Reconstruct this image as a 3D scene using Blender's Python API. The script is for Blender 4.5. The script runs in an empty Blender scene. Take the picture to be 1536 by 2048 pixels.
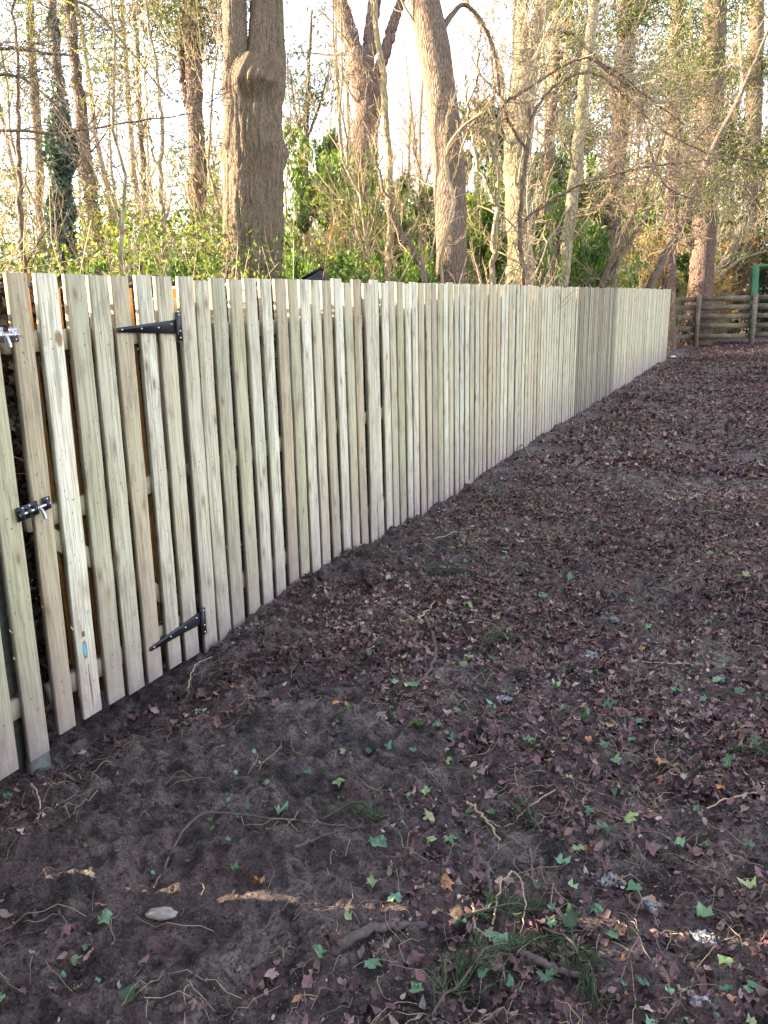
import bpy, math, random
import numpy as np
from mathutils import Matrix, Vector

# ------------------------------------------------------------------ camera, sky, sun, exposure
scn = bpy.context.scene
COL = scn.collection
F_PX, CX, CY = 1616.0, 768.0, 1024.0          # focal length and centre of the 1536x2048 photograph
CAM_H = 1.67
AZ, PITCH, ROLL = math.radians(25.3), math.radians(14.7), math.radians(1.2)
fwd = np.array([-math.sin(AZ)*math.cos(PITCH), math.cos(AZ)*math.cos(PITCH), -math.sin(PITCH)])
rgt = np.array([math.cos(AZ), math.sin(AZ), 0.0])
upv = np.cross(rgt, fwd)
CR = rgt*math.cos(ROLL) - upv*math.sin(ROLL)
CU = upv*math.cos(ROLL) + rgt*math.sin(ROLL)
CP = np.array([0.0, 0.0, CAM_H])
cd = bpy.data.cameras.new("camera"); cam = bpy.data.objects.new("camera", cd); COL.objects.link(cam)
cam.matrix_world = Matrix(((CR[0], CU[0], -fwd[0], CP[0]), (CR[1], CU[1], -fwd[1], CP[1]),
                           (CR[2], CU[2], -fwd[2], CP[2]), (0, 0, 0, 1)))
cd.sensor_fit = 'VERTICAL'; cd.sensor_height = 36; cd.sensor_width = 27; cd.lens = F_PX*36/2048
cd.clip_start = 0.05; cd.clip_end = 2000
scn.camera = cam

SUN_EL = math.radians(17)
sun_dir = np.array([-0.955, -0.297, 0.0]); sun_dir /= np.linalg.norm(sun_dir)      # towards the sun
sun_vec = Vector((sun_dir[0]*math.cos(SUN_EL), sun_dir[1]*math.cos(SUN_EL), math.sin(SUN_EL)))
w = bpy.data.worlds.new("World"); scn.world = w; w.use_nodes = True
nt = w.node_tree; nt.nodes.clear()
sky = nt.nodes.new("ShaderNodeTexSky"); sky.sky_type = 'NISHITA'; sky.sun_disc = False
sky.sun_elevation = SUN_EL; sky.sun_rotation = math.atan2(sun_dir[0], sun_dir[1])
sky.air_density = 1.0; sky.dust_density = 1.2; sky.ozone_density = 1.0
bg = nt.nodes.new("ShaderNodeBackground"); bg.inputs[1].default_value = 0.15
hsv = nt.nodes.new("ShaderNodeHueSaturation"); hsv.inputs['Saturation'].default_value = .55      # thin bright haze pales the blue
wo = nt.nodes.new("ShaderNodeOutputWorld")
nt.links.new(sky.outputs[0], hsv.inputs['Color']); nt.links.new(hsv.outputs[0], bg.inputs[0]); nt.links.new(bg.outputs[0], wo.inputs[0])
ld = bpy.data.lights.new("sun", 'SUN'); ld.energy = 5.0; ld.angle = math.radians(0.5); ld.color = (1.0, 0.83, 0.58)
sun = bpy.data.objects.new("sun", ld); COL.objects.link(sun)
sun.rotation_euler = sun_vec.to_track_quat('Z', 'Y').to_euler()
sun.location = (-20, -6, 12)
scn.view_settings.view_transform = 'Standard'; scn.view_settings.look = 'None'
scn.view_settings.gamma = 1; scn.view_settings.use_curve_mapping = False
scn.view_settings.exposure = 2.72
scn.cycles.use_denoising = True
scn.cycles.max_bounces = 6; scn.cycles.transparent_max_bounces = 4
scn.cycles.diffuse_bounces = 3; scn.cycles.glossy_bounces = 2; scn.cycles.transmission_bounces = 3

RNG = np.random.default_rng(11)

# ------------------------------------------------------------------ pixel -> world helpers (only to lay things out)
def ray(x, y):
    v = fwd*F_PX + CR*(x-CX) - CU*(y-CY)
    return v/np.linalg.norm(v)
def at_depth(x, y, d):                 # point whose distance along the view axis is d
    v = fwd*F_PX + CR*(x-CX) - CU*(y-CY)
    return CP + v*(d/F_PX)
def on_ground(x, y, z=0.0):
    v = ray(x, y); return CP + v*((z-CP[2])/v[2])

# ------------------------------------------------------------------ noise
def vnoise(x, y, seed=0):
    x = np.asarray(x, float); y = np.asarray(y, float)
    xi = np.floor(x).astype(np.int64); yi = np.floor(y).astype(np.int64)
    fx = x-xi; fy = y-yi; fx = fx*fx*(3-2*fx); fy = fy*fy*(3-2*fy)
    def h(a, b):
        n = (a*374761393 + b*668265263 + seed*2147483647) & 0xffffffff
        n = ((n ^ (n >> 13))*1274126177) & 0xffffffff
        n = (n ^ (n >> 16)) & 0xffffffff
        return n/4294967295.0*2-1
    return (h(xi, yi)*(1-fx)+h(xi+1, yi)*fx)*(1-fy)+(h(xi, yi+1)*(1-fx)+h(xi+1, yi+1)*fx)*fy
def fbm(x, y, o=4, seed=0):
    s = 0; a = 1; t = 0
    for i in range(o):
        s = s+a*vnoise(x*2**i+7.3*i, y*2**i-3.1*i, seed+i); t += a; a *= 0.55
    return s/t

# ------------------------------------------------------------------ materials
def mat(name):
    m = bpy.data.materials.new(name); m.use_nodes = True
    n = m.node_tree.nodes; n.clear()
    return m, n, m.node_tree.links
class N:
    def __init__(s, name):
        s.m, s.n, s.l = mat(name)
        s.out = s.n.new("ShaderNodeOutputMaterial")
        s.tc = s.n.new("ShaderNodeTexCoord")
    def node(s, t, **k):
        n = s.n.new(t)
        for a, b in k.items(): setattr(n, a, b)
        return n
    def put(s, sock, v):
        if v is None: return
        if isinstance(v, bpy.types.NodeSocket): s.l.new(v, sock)
        elif isinstance(v, (tuple, list)) and len(v) == 3 and sock.type == 'RGBA': sock.default_value = (*v, 1)
        else: sock.default_value = v
    def mapping(s, vec, scale=(1, 1, 1), loc=(0, 0, 0)):
        n = s.node("ShaderNodeMapping"); s.put(n.inputs[0], vec)
        n.inputs['Scale'].default_value = scale; n.inputs['Location'].default_value = loc
        return n.outputs[0]
    def noise(s, vec, scale, detail=3, rough=0.55, dist=0.0):
        n = s.node("ShaderNodeTexNoise"); s.put(n.inputs['Vector'], vec)
        n.inputs['Scale'].default_value = scale; n.inputs['Detail'].default_value = detail
        n.inputs['Roughness'].default_value = rough; n.inputs['Distortion'].default_value = dist
        return n.outputs['Fac']
    def voro(s, vec, scale, feat='F1', out='Distance', rnd=1.0):
        n = s.node("ShaderNodeTexVoronoi", feature=feat); s.put(n.inputs['Vector'], vec)
        n.inputs['Scale'].default_value = scale; n.inputs['Randomness'].default_value = rnd
        return n.outputs[out]
    def ramp(s, fac, stops):
        n = s.node("ShaderNodeValToRGB"); s.put(n.inputs[0], fac)
        e = n.color_ramp.elements
        while len(e) < len(stops): e.new(0.5)
        for i, (p, c) in enumerate(stops):
            e[i].position = p; e[i].color = (*c, 1) if isinstance(c, (tuple, list)) else (c, c, c, 1)
        return n.outputs[0]
    def mix(s, fac, a, b, mode='MIX'):
        n = s.node("ShaderNodeMix", data_type='RGBA', blend_type=mode)
        s.put(n.inputs[0], fac); s.put(n.inputs[6], a); s.put(n.inputs[7], b)
        return n.outputs[2]
    def math(s, op, a, b=0.5, c=None, clamp=False):
        n = s.node("ShaderNodeMath", operation=op, use_clamp=clamp)
        s.put(n.inputs[0], a); s.put(n.inputs[1], b)
        if c is not None: s.put(n.inputs[2], c)
        return n.outputs[0]
    def vadd(s, a, b):
        n = s.node("ShaderNodeVectorMath", operation='ADD'); s.put(n.inputs[0], a); s.put(n.inputs[1], b)
        return n.outputs[0]
    def attr(s, name, out='Color'):
        n = s.node("ShaderNodeAttribute", attribute_name=name); return n.outputs[out]
    def sep(s, v):
        n = s.node("ShaderNodeSeparateXYZ"); s.put(n.inputs[0], v); return n.outputs
    def comb(s, x, y, z):
        n = s.node("ShaderNodeCombineXYZ"); s.put(n.inputs[0], x); s.put(n.inputs[1], y); s.put(n.inputs[2], z); return n.outputs[0]
    def bump(s, h, strength=0.5, dist=0.01, normal=None):
        n = s.node("ShaderNodeBump"); n.inputs['Strength'].default_value = strength; n.inputs['Distance'].default_value = dist
        s.put(n.inputs['Height'], h)
        if normal is not None: s.put(n.inputs['Normal'], normal)
        return n.outputs[0]
    def bsdf(s, col, rough=0.8, normal=None, spec=0.3, metal=0.0, trans=None, transcol=None):
        p = s.node("ShaderNodeBsdfPrincipled")
        s.put(p.inputs['Base Color'], col); s.put(p.inputs['Roughness'], rough)
        p.inputs['Specular IOR Level'].default_value = spec; p.inputs['Metallic'].default_value = metal
        if normal is not None: s.put(p.inputs['Normal'], normal)
        o = p.outputs[0]
        if trans:
            t = s.node("ShaderNodeBsdfTranslucent"); s.put(t.inputs[0], transcol if transcol is not None else col)
            x = s.node("ShaderNodeMixShader"); x.inputs[0].default_value = trans
            s.l.new(o, x.inputs[1]); s.l.new(t.outputs[0], x.inputs[2]); o = x.outputs[0]
        s.l.new(o, s.out.inputs[0])
        return s.m

def wood_material(name, knots=(), dark=0.0):
    """pressure treated sawn softwood; vertex colour 'tint' r: tone pick, g: brightness, b: offset"""
    s = N(name)
    t = s.sep(s.attr("tint"))
    P = s.tc.outputs['Object']
    off = s.comb(s.math('MULTIPLY', t[2], 37.0), s.math('MULTIPLY', t[2], 91.0), s.math('MULTIPLY', t[2], 53.0))
    V = s.vadd(P, off)
    base = s.ramp(t[0], [(0.0, (.52, .45, .31)), (.16, (.44, .42, .25)), (.32, (.62, .56, .42)), (.5, (.50, .39, .26)),
                         (.66, (.50, .47, .34)), (.82, (.66, .61, .49)), (1.0, (.36, .27, .18))])
    big = s.noise(s.mapping(V, (6, 6, 1.6)), 1.4, 3, .6)
    base = s.mix(s.math('MULTIPLY', s.ramp(big, [(.38, 0), (.62, 1)]), .55), base, s.mix(.5, base, (.40, .41, .27)))
    big2 = s.noise(s.mapping(V, (5, 5, 1.1), (3, 5, 9)), 1.7, 2, .6)
    base = s.mix(s.math('MULTIPLY', s.ramp(big2, [(.45, 0), (.62, 1)]), .6), base, s.mix(.45, base, (.50, .36, .25)))
    # grain
    g = s.noise(s.mapping(V, (60, 60, 1.6)), 2.0, 5, .62, .7)
    base = s.mix(s.ramp(g, [(.40, .95), (.50, 0.25), (.60, 0)]), base, s.mix(.75, base, (.26, .19, .11)))
    g2 = s.noise(s.mapping(V, (180, 180, 5)), 2.0, 3, .6)
    base = s.mix(s.ramp(g2, [(.35, .45), (.5, 0)]), base, s.mix(.5, base, (.33, .29, .22)))
    # knots: stretched cells
    kv = s.voro(s.mapping(V, (12, 12, 5.0)), 1.0)
    kn = s.noise(s.mapping(V, (70, 70, 30)), 1.0, 2)
    kd = s.math('ADD', kv, s.math('MULTIPLY', s.math('SUBTRACT', kn, .5), .10))
    base = s.mix(s.ramp(kd, [(.06, .95), (.10, .6), (.18, .22), (.32, 0)]), base, (.23, .14, .08))
    # black mould specks
    sp = s.voro(s.mapping(V, (60, 60, 26)), 1.0)
    gate = s.noise(s.mapping(V, (9, 9, 5), (1, 2, 3)), 1.0, 2)
    spk = s.math('MULTIPLY', s.ramp(sp, [(.12, .8), (.20, 0)]), s.ramp(gate, [(.46, 0), (.56, 1)]))
    base = s.mix(s.math('MULTIPLY', spk, .75), base, (.09, .085, .075))
    # grime smears
    sm = s.noise(s.mapping(V, (26, 26, 4.5), (8, 1, 4)), 1.0, 4, .6)
    base = s.mix(s.math('MULTIPLY', s.ramp(sm, [(.53, 0), (.66, 1)]), .62), base, (.21, .18, .13))
    # mud splashed up the foot of the boards
    z = s.sep(P)[2]
    sn = s.noise(s.mapping(V, (14, 14, 9)), 1.0, 4, .7)
    spl = s.math('ADD', z, s.math('MULTIPLY', s.math('SUBTRACT', sn, .5), .55))
    base = s.mix(s.ramp(spl, [(.0, .9), (.12, .65), (.34, .38), (.70, 0)]), base, (.225, .165, .17))
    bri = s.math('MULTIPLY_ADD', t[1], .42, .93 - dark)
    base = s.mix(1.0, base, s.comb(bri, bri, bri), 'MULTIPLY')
    for (cy, cz, ry, rz, kc, edge) in knots:
        xyz = s.sep(P)
        dy = s.math('DIVIDE', s.math('SUBTRACT', xyz[1], cy), ry)
        dz = s.math('DIVIDE', s.math('SUBTRACT', xyz[2], cz), rz)
        r = s.math('SQRT', s.math('ADD', s.math('MULTIPLY', dy, dy), s.math('MULTIPLY', dz, dz)))
        r = s.math('ADD', r, s.math('MULTIPLY', s.math('SUBTRACT', s.noise(s.mapping(P, (1, 90, 40)), 1, 3), .5), .7))
        base = s.mix(s.ramp(r, [(.8, 1), (1.0, 0)]), base, s.mix(s.ramp(r, [(.55, 0), (.75, 1)]), kc, edge))
    h = s.math('ADD', s.math('MULTIPLY', g, .6), s.math('MULTIPLY', g2, .4))
    return s.bsdf(base, .82, s.bump(h, .35, .004), .2)

def bark_material(name, c0, c1, c2, sx=26, sz=5, bump=.9, dist=.03, moss=None):
    s = N(name)
    P = s.tc.outputs['Object']
    n1 = s.noise(s.mapping(P, (1, 1, .35)), 7, 4, .6)
    wv = s.vadd(s.mapping(P, (sx, sx, sz)), s.comb(s.math('MULTIPLY', n1, 2.2), s.math('MULTIPLY', n1, -2.0), 0))
    v = s.voro(wv, 1.0, 'DISTANCE_TO_EDGE')
    fine = s.noise(s.mapping(P, (sx*2.5, sx*2.5, sz*3)), 1.0, 5, .65)
    patch = s.noise(s.mapping(P, (1, 1, .5), (4, 4, 4)), 3.0, 4, .6)
    c = s.mix(s.ramp(patch, [(.35, 0), (.65, 1)]), c0, c1)
    c = s.mix(s.ramp(fine, [(.35, .7), (.6, 0)]), c, s.mix(.5, c, c2))
    c = s.mix(s.ramp(v, [(.0, .85), (.16, 0)]), c, c2)
    if moss:
        mm = s.noise(s.mapping(P, (1, 1, .8), (9, 2, 1)), 4.5, 5, .7)
        c = s.mix(s.ramp(mm, [(.5, 0), (.64, .8)]), c, moss)
    h = s.math('ADD', s.math('MULTIPLY', s.ramp(v, [(0, 0), (.25, 1)]), .7), s.math('MULTIPLY', fine, .5))
    return s.bsdf(c, .9, s.bump(h, bump, dist), .15)

def leaf_material(name, stops, trans=.4, rough=.5, spec=.4, boost=1.3):
    s = N(name)
    t = s.sep(s.attr("tint"))
    c = s.ramp(t[0], stops)
    b = s.math('MULTIPLY_ADD', t[1], .7, .65)
    dn = s.noise(s.tc.outputs['Object'], 85.0, 3, .6)                    # blotches of dirt and decay
    c = s.mix(s.ramp(dn, [(.50, 0), (.66, .55)]), c, s.mix(.6, c, (.07, .05, .04)))
    c = s.mix(1.0, c, s.comb(b, b, b), 'MULTIPLY')
    tcv = s.mix(1.0, c, (1.25*boost, 1.2*boost, .55*boost), 'MULTIPLY')
    return s.bsdf(c, rough, None, spec, trans=trans, transcol=tcv)

def twig_material(name, a, b):
    s = N(name)
    n = s.noise(s.tc.outputs['Object'], 3.0, 3)
    n2 = s.noise(s.tc.outputs['Object'], 60.0, 2)
    c = s.mix(s.ramp(n, [(.35, 0), (.65, 1)]), a, b)
    c = s.mix(s.ramp(n2, [(.4, .4), (.6, 0)]), c, s.mix(.5, c, (.05, .04, .03)))
    return s.bsdf(c, .8, None, .2)

M = {}
M['wood'] = wood_material("treated_wood")
M['wood_knots'] = wood_material("treated_wood_knots", knots=[
    (2.272, 1.555, .021, .036, (.30, .19, .12), (.42, .33, .22)),
    (2.215, .33, .013, .045, (.12, .42, .46), (.16, .10, .07)),
    (2.216, .395, .010, .016, (.16, .11, .07), (.20, .13, .09)),
    (2.222, .16, .006, .13, (.20, .14, .11), (.28, .20, .16))])
M['wood_rail'] = wood_material("treated_rail", dark=.12)
M['old_wood'] = None
def old_wood():
    s = N("weathered_rail_wood"); P = s.tc.outputs['Object']
    g = s.noise(s.mapping(P, (4, 30, 30)), 1.0, 5, .65)
    b = s.noise(P, 1.6, 4, .6)
    c = s.mix(s.ramp(b, [(.35, 0), (.62, 1)]), (.14, .11, .08), (.27, .22, .16))
    c = s.mix(s.ramp(g, [(.35, .7), (.6, 0)]), c, (.06, .05, .04))
    return s.bsdf(c, .9, s.bump(g, .5, .01), .15)
M['old_wood'] = old_wood()
def soil():
    s = N("muddy_soil"); P = s.tc.outputs['Object']
    n1 = s.noise(P, 1.3, 5, .6); n2 = s.noise(P, 14, 6, .7); n3 = s.noise(P, 90, 5, .75); n4 = s.noise(P, 5.5, 4, .6, .6)
    c = s.mix(s.ramp(n1, [(.38, 0), (.62, 1)]), (.130, .078, .074), (.225, .160, .155))
    c = s.mix(s.ramp(n4, [(.46, 0), (.60, .85)]), c, (.34, .26, .245))
    n7 = s.noise(P, .55, 3, .6)
    c = s.mix(s.ramp(n7, [(.40, 0), (.58, .6)]), c, (.135, .070, .068))
    n6 = s.noise(P, 7.5, 5, .65, .8)
    c = s.mix(s.ramp(n6, [(.40, .92), (.50, 0)]), c, (.036, .025, .026))
    c = s.mix(s.ramp(n2, [(.38, .85), (.50, 0)]), c, (.030, .020, .022))
    c = s.mix(s.ramp(n3, [(.40, .9), (.48, .2), (.55, 0)]), c, (.026, .018, .019))
    n5 = s.noise(P, 190, 3, .7)
    c = s.mix(s.ramp(n5, [(.56, 0), (.68, .7)]), c, (.27, .205, .195))
    fl = s.voro(P, 70); fg = s.noise(P, 3.1, 3)
    c = s.mix(s.math('MULTIPLY', s.ramp(fl, [(.10, .9), (.17, 0)]), s.ramp(fg, [(.45, .1), (.6, 1)])), c, (.30, .23, .21))
    h = s.math('ADD', s.math('MULTIPLY', n2, 1.0), s.math('MULTIPLY', n3, .6))
    return s.bsdf(c, s.ramp(n6, [(.36, .42), (.5, .85)]), s.bump(h, 1.0, .055), .4)
M['soil'] = soil()
M['bark_maple'] = bark_material("furrowed_bark", (.225, .155, .10), (.29, .205, .14), (.12, .08, .055), 60, 4.5, .8, .02, (.15, .14, .08))
M['bark_grey'] = bark_material("grey_brown_bark", (.22, .15, .105), (.28, .205, .15), (.09, .06, .045), 36, 4, .8, .02)
M['bark_pale'] = bark_material("pale_lit_bark", (.36, .29, .18), (.45, .37, .24), (.16, .12, .07), 14, 5, .7, .03, (.30, .28, .13))
M['bark_pine'] = bark_material("reddish_pine_bark", (.19, .12, .09), (.24, .165, .13), (.075, .048, .04), 20, 5, .9, .03)
M['twig_tan'] = twig_material("tan_twigs", (.42, .32, .20), (.28, .20, .13))
M['twig_dark'] = twig_material("dark_twigs", (.15, .115, .095), (.09, .07, .06))
M['twig_pale'] = twig_material("pale_twigs", (.52, .45, .32), (.36, .28, .19))
G = (.040, .075, .022)
M['leaf_mix'] = leaf_material("mixed_growth_leaves", [(0, (.05, .09, .025)), (.35, (.10, .15, .032)), (.65, (.17, .20, .045)), (.85, (.24, .21, .08)), (1, (.34, .26, .12))], .45)
M['leaf_green'] = leaf_material("holly_leaves", [(0, (.05, .10, .03)), (.4, (.09, .17, .04)), (.75, (.15, .24, .05)), (1, (.24, .28, .07))], .45)
M['leaf_dark'] = leaf_material("dark_evergreen_leaves", [(0, (.025, .055, .030)), (.6, (.055, .095, .04)), (1, (.11, .15, .05))], .3)
M['leaf_far'] = leaf_material("far_wood_leaves", [(0, (.06, .10, .035)), (.4, (.12, .16, .05)), (.7, (.22, .21, .09)), (1, (.34, .25, .15))], .4)
M['leaf_ivy'] = leaf_material("ivy_leaves", [(0, (.035, .07, .055)), (.6, (.055, .105, .075)), (1, (.09, .15, .09))], .15)
M['leaf_pine'] = leaf_material("pine_needles", [(0, (.06, .09, .045)), (.5, (.11, .14, .06)), (1, (.26, .20, .11))], .45)
M['leaf_tan'] = leaf_material("dry_leaves", [(0, (.22, .13, .06)), (.5, (.33, .23, .11)), (1, (.40, .32, .13))], .4)
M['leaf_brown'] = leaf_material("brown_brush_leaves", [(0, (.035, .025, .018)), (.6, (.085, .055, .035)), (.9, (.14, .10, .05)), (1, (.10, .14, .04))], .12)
M['leaf_red'] = leaf_material("rust_leaves", [(0, (.26, .09, .04)), (1, (.36, .17, .08))], .3)
M['litter'] = leaf_material("dead_leaf_litter", [(0, (.045, .026, .029)), (.3, (.105, .055, .060)), (.6, (.20, .105, .11)), (.8, (.21, .155, .13)), (.92, (.38, .28, .25)), (.97, (.30, .13, .07)), (1, (.36, .19, .10))], .08, .7, .25, 1.0)
M['leaf_fresh'] = leaf_material("fallen_ivy_leaf", [(0, (.05, .11, .06)), (.3, (.10, .20, .10)), (.55, (.15, .27, .17)), (.8, (.18, .26, .09)), (1, (.30, .31, .17))], .15, .45, .4, 1.0)
M['leaf_orange'] = leaf_material("orange_fallen_leaf", [(0, (.36, .13, .06)), (1, (.46, .22, .10))], .1, .6, .3, 1.0)
M['sprig'] = leaf_material("conifer_sprig", [(0, (.03, .06, .03)), (.6, (.06, .10, .045)), (1, (.13, .15, .07))], .1, .6, .3, 1.0)
def simple(name, c, rough=.5, metal=0., spec=.5, ns=40, v=.25, b=.2):
    s = N(name); n = s.noise(s.tc.outputs['Object'], ns, 4, .6)
    c2 = tuple(x*(1-v) for x in c)
    return s.bsdf(s.mix(s.ramp(n, [(.35, 0), (.65, 1)]), c2, c), rough, s.bump(n, b, .003), spec, metal)
M['iron'] = simple("black_ironmongery", (.028, .027, .034), .45, .2, .5, 120)
M['steel'] = simple("zinc_steel", (.62, .62, .66), .3, .9, .5, 60, .15)
M['stone'] = simple("pale_stone", (.30, .25, .23), .85, 0, .3, 30, .4, .6)
M['fluff'] = simple("white_fluff", (.42, .40, .43), .9, 0, .1, 90, .3, .6)
M['stick'] = simple("dark_stick_bark", (.12, .09, .085), .8, 0, .3, 60, .5, .6)
M['green_pad'] = simple("green_padding", (.07, .24, .12), .6, 0, .3, 10, .35, .3)
M['mesh_dark'] = simple("dark_green_net", (.012, .035, .036), .8, 0, .2, 30, .5, .2)
M['felt'] = simple("dark_felt", (.05, .045, .05), .85, 0, .3, 50, .4, .4)
M['post'] = simple("damp_grey_post", (.15, .145, .13), .85, 0, .3, 40, .45, .5)
M['gap_glow'] = simple("gap_glow_orange", (.55, .27, .09), .8, 0, .2, 30, .25, .2)  # warm sun glow in the gate gaps, put into the colour
M['paper'] = simple("white_scrap", (.7, .7, .74), .6, 0, .3, 20, .1, .2)

# ------------------------------------------------------------------ geometry store
class Geo:
    def __init__(s): s.v = []; s.f = {3: [], 4: []}; s.c = []; s.n = 0
    def add(s, v, f, tint=None):
        v = np.asarray(v, float).reshape(-1, 3); f = np.asarray(f, np.int64)
        s.v.append(v); s.f[f.shape[1]].append(f+s.n)
        if tint is None: tint = np.tile([.5, .5, .5], (len(v), 1))
        t = np.asarray(tint, float)
        if t.ndim == 1: t = np.tile(t, (len(v), 1))
        s.c.append(t); s.n += len(v)
    def build(s, name, material, parent=None, origin=None, smooth=False):
        V = np.concatenate(s.v) if s.v else np.zeros((0, 3)); C = np.concatenate(s.c)
        if origin is None: origin = np.array([0., 0., 0.])
        V = V-np.asarray(origin)
        me = bpy.data.meshes.new(name)
        fs = [(k, np.concatenate(a)) for k, a in s.f.items() if a]
        nl = sum(k*len(a) for k, a in fs); nf = sum(len(a) for k, a in fs)
        me.vertices.add(len(V)); me.vertices.foreach_set("co", V.ravel().astype(np.float32))
        me.loops.add(nl); me.polygons.add(nf)
        me.loops.foreach_set("vertex_index", np.concatenate([a.ravel() for k, a in fs]).astype(np.int32))
        tot = np.concatenate([np.full(len(a), k) for k, a in fs])
        me.polygons.foreach_set("loop_start", np.concatenate([[0], np.cumsum(tot)[:-1]]).astype(np.int32))
        if smooth: me.polygons.foreach_set("use_smooth", np.ones(nf, bool))
        me.update(calc_edges=True)
        a = me.attributes.new("tint", 'FLOAT_COLOR', 'POINT')
        a.data.foreach_set("color", np.concatenate([C, np.ones((len(C), 1))], 1).ravel().astype(np.float32))
        me.materials.append(material)
        o = bpy.data.objects.new(name, me); COL.objects.link(o)
        if parent is not None: o.parent = parent
        return o

def tag(o, label=None, cat=None, group=None, kind=None):
    if label: o['label'] = label
    if cat: o['category'] = cat
    if group: o['group'] = group
    if kind: o['kind'] = kind
    return o
def empty(name, loc, label, cat, group=None):
    o = bpy.data.objects.new(name, None); COL.objects.link(o); o.location = loc; o.empty_display_size = .2
    return tag(o, label, cat, group)

def norm(a): return a/np.maximum(np.linalg.norm(a, axis=-1, keepdims=True), 1e-9)
def tubes(g, P, R, k=4, tint=None, cap=False):
    """P (N,n,3) centre lines, R (N,n) radii"""
    N_, n = P.shape[:2]
    T = norm(np.gradient(P, axis=1))
    mt = norm(T.mean(1))
    ref = np.where(np.abs(mt[:, 2:3]) > .8, np.array([[1., 0, 0]]), np.array([[0, 0, 1.]]))[:, None, :]
    U = norm(np.cross(T, ref)); W = np.cross(T, U)
    a = np.arange(k)*2*np.pi/k
    V = P[:, :, None, :]+R[:, :, None, None]*(U[:, :, None, :]*np.cos(a)[:, None]+W[:, :, None, :]*np.sin(a)[:, None])
    idx = np.arange(N_*n*k).reshape(N_, n, k)
    A = idx[:, :-1, :]; B = idx[:, 1:, :]
    F = np.stack([A, np.roll(A, -1, 2), np.roll(B, -1, 2), B], -1).reshape(-1, 4)
    if tint is not None and np.ndim(tint) == 2: tint = np.repeat(tint, n*k, 0)
    g.add(V.reshape(-1, 3), F, tint)
    if cap:
        for e in (0, -1):
            c = P[:, e]; base = g.n
            vv = np.concatenate([V[:, e].reshape(-1, 3), c]); m = len(c)
            r = np.arange(m*k).reshape(m, k)
            ff = np.stack([r, np.roll(r, -1, 1), np.repeat(np.arange(m)[:, None]+m*k, k, 1)], -1).reshape(-1, 3)
            if e == 0: ff = ff[:, ::-1]
            g.add(vv, ff)

def box(g, lo, hi, tint=None, M4=None):
    x0, y0, z0 = lo; x1, y1, z1 = hi
    v = np.array([[x0, y0, z0], [x1, y0, z0], [x1, y1, z0], [x0, y1, z0], [x0, y0, z1], [x1, y0, z1], [x1, y1, z1], [x0, y1, z1]], float)
    if M4 is not None: v = v@M4[:3, :3].T+M4[:3, 3]
    g.add(v, [[0, 3, 2, 1], [4, 5, 6, 7], [0, 1, 5, 4], [1, 2, 6, 5], [2, 3, 7, 6], [3, 0, 4, 7]], tint)

def interp_path(P, t):
    """P (n,3), t in 0..1 (m)"""
    n = len(P); x = np.clip(t, 0, 1)*(n-1); i = np.minimum(x.astype(int), n-2); f = (x-i)[:, None]
    return P[i]*(1-f)+P[i+1]*f
def smooth_path(pts, m):
    pts = np.asarray(pts, float); n = len(pts)
    d = np.concatenate([[0], np.cumsum(np.linalg.norm(np.diff(pts[:, :3], axis=0), axis=1))]); d /= d[-1]
    tt = np.linspace(0, 1, m); out = np.empty((m, pts.shape[1]))
    # catmull-rom
    for q, t in enumerate(tt):
        i = min(max(np.searchsorted(d, t)-1, 0), n-2)
        u = (t-d[i])/max(d[i+1]-d[i], 1e-9)
        p0 = pts[max(i-1, 0)]; p1 = pts[i]; p2 = pts[i+1]; p3 = pts[min(i+2, n-1)]
        out[q] = .5*((2*p1)+(-p0+p2)*u+(2*p0-5*p1+4*p2-p3)*u*u+(-p0+3*p1-3*p2+p3)*u**3)
    return out

FENCE_LIM = -2.66
def sprout(rng, P, R, per, length, angle, rr, n=5, wander=.25, up=.2, tmin=.15, tmax=1.0):
    """children of the polylines P (N,k,3): returns (N*per, n, 3), radii"""
    N_, k = P.shape[:2]
    idx = np.repeat(np.arange(N_), per); m = len(idx)
    t = rng.uniform(tmin, tmax, m); x = t*(k-1); i = np.minimum(x.astype(int), k-2); f = (x-i)[:, None]
    S = P[idx, i]*(1-f)+P[idx, i+1]*f
    T = norm(P[idx, i+1]-P[idx, i])
    r0 = (R[idx, i]*(1-f[:, 0])+R[idx, i+1]*f[:, 0])
    rd = norm(rng.normal(size=(m, 3))); side = norm(np.cross(T, rd))
    an = np.radians(rng.uniform(angle[0], angle[1], m))[:, None]
    D = norm(T*np.cos(an)+side*np.sin(an)+np.array([0, 0, up]))
    L = rng.uniform(length[0], length[1], m)*(1-.45*t)
    Q = np.empty((m, n, 3)); Q[:, 0] = S; d = D
    for j in range(1, n):
        d = norm(d+rng.normal(size=(m, 3))*wander+np.array([0, 0, up*.25]))
        Q[:, j] = Q[:, j-1]+d*(L/(n-1))[:, None]
    low = (Q[..., 2] < 2.3) & (Q[..., 1] < 29) & (S[:, None, 0] < FENCE_LIM)
    Q[..., 0] = np.where(low, np.minimum(Q[..., 0], FENCE_LIM), Q[..., 0])      # nothing grows through the fence
    r1 = np.minimum(r0*rr, r0*.9)
    r1 = np.maximum(r1, .0022)
    RR = r1[:, None]*np.linspace(1, .35, n)[None]
    return Q, RR

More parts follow.
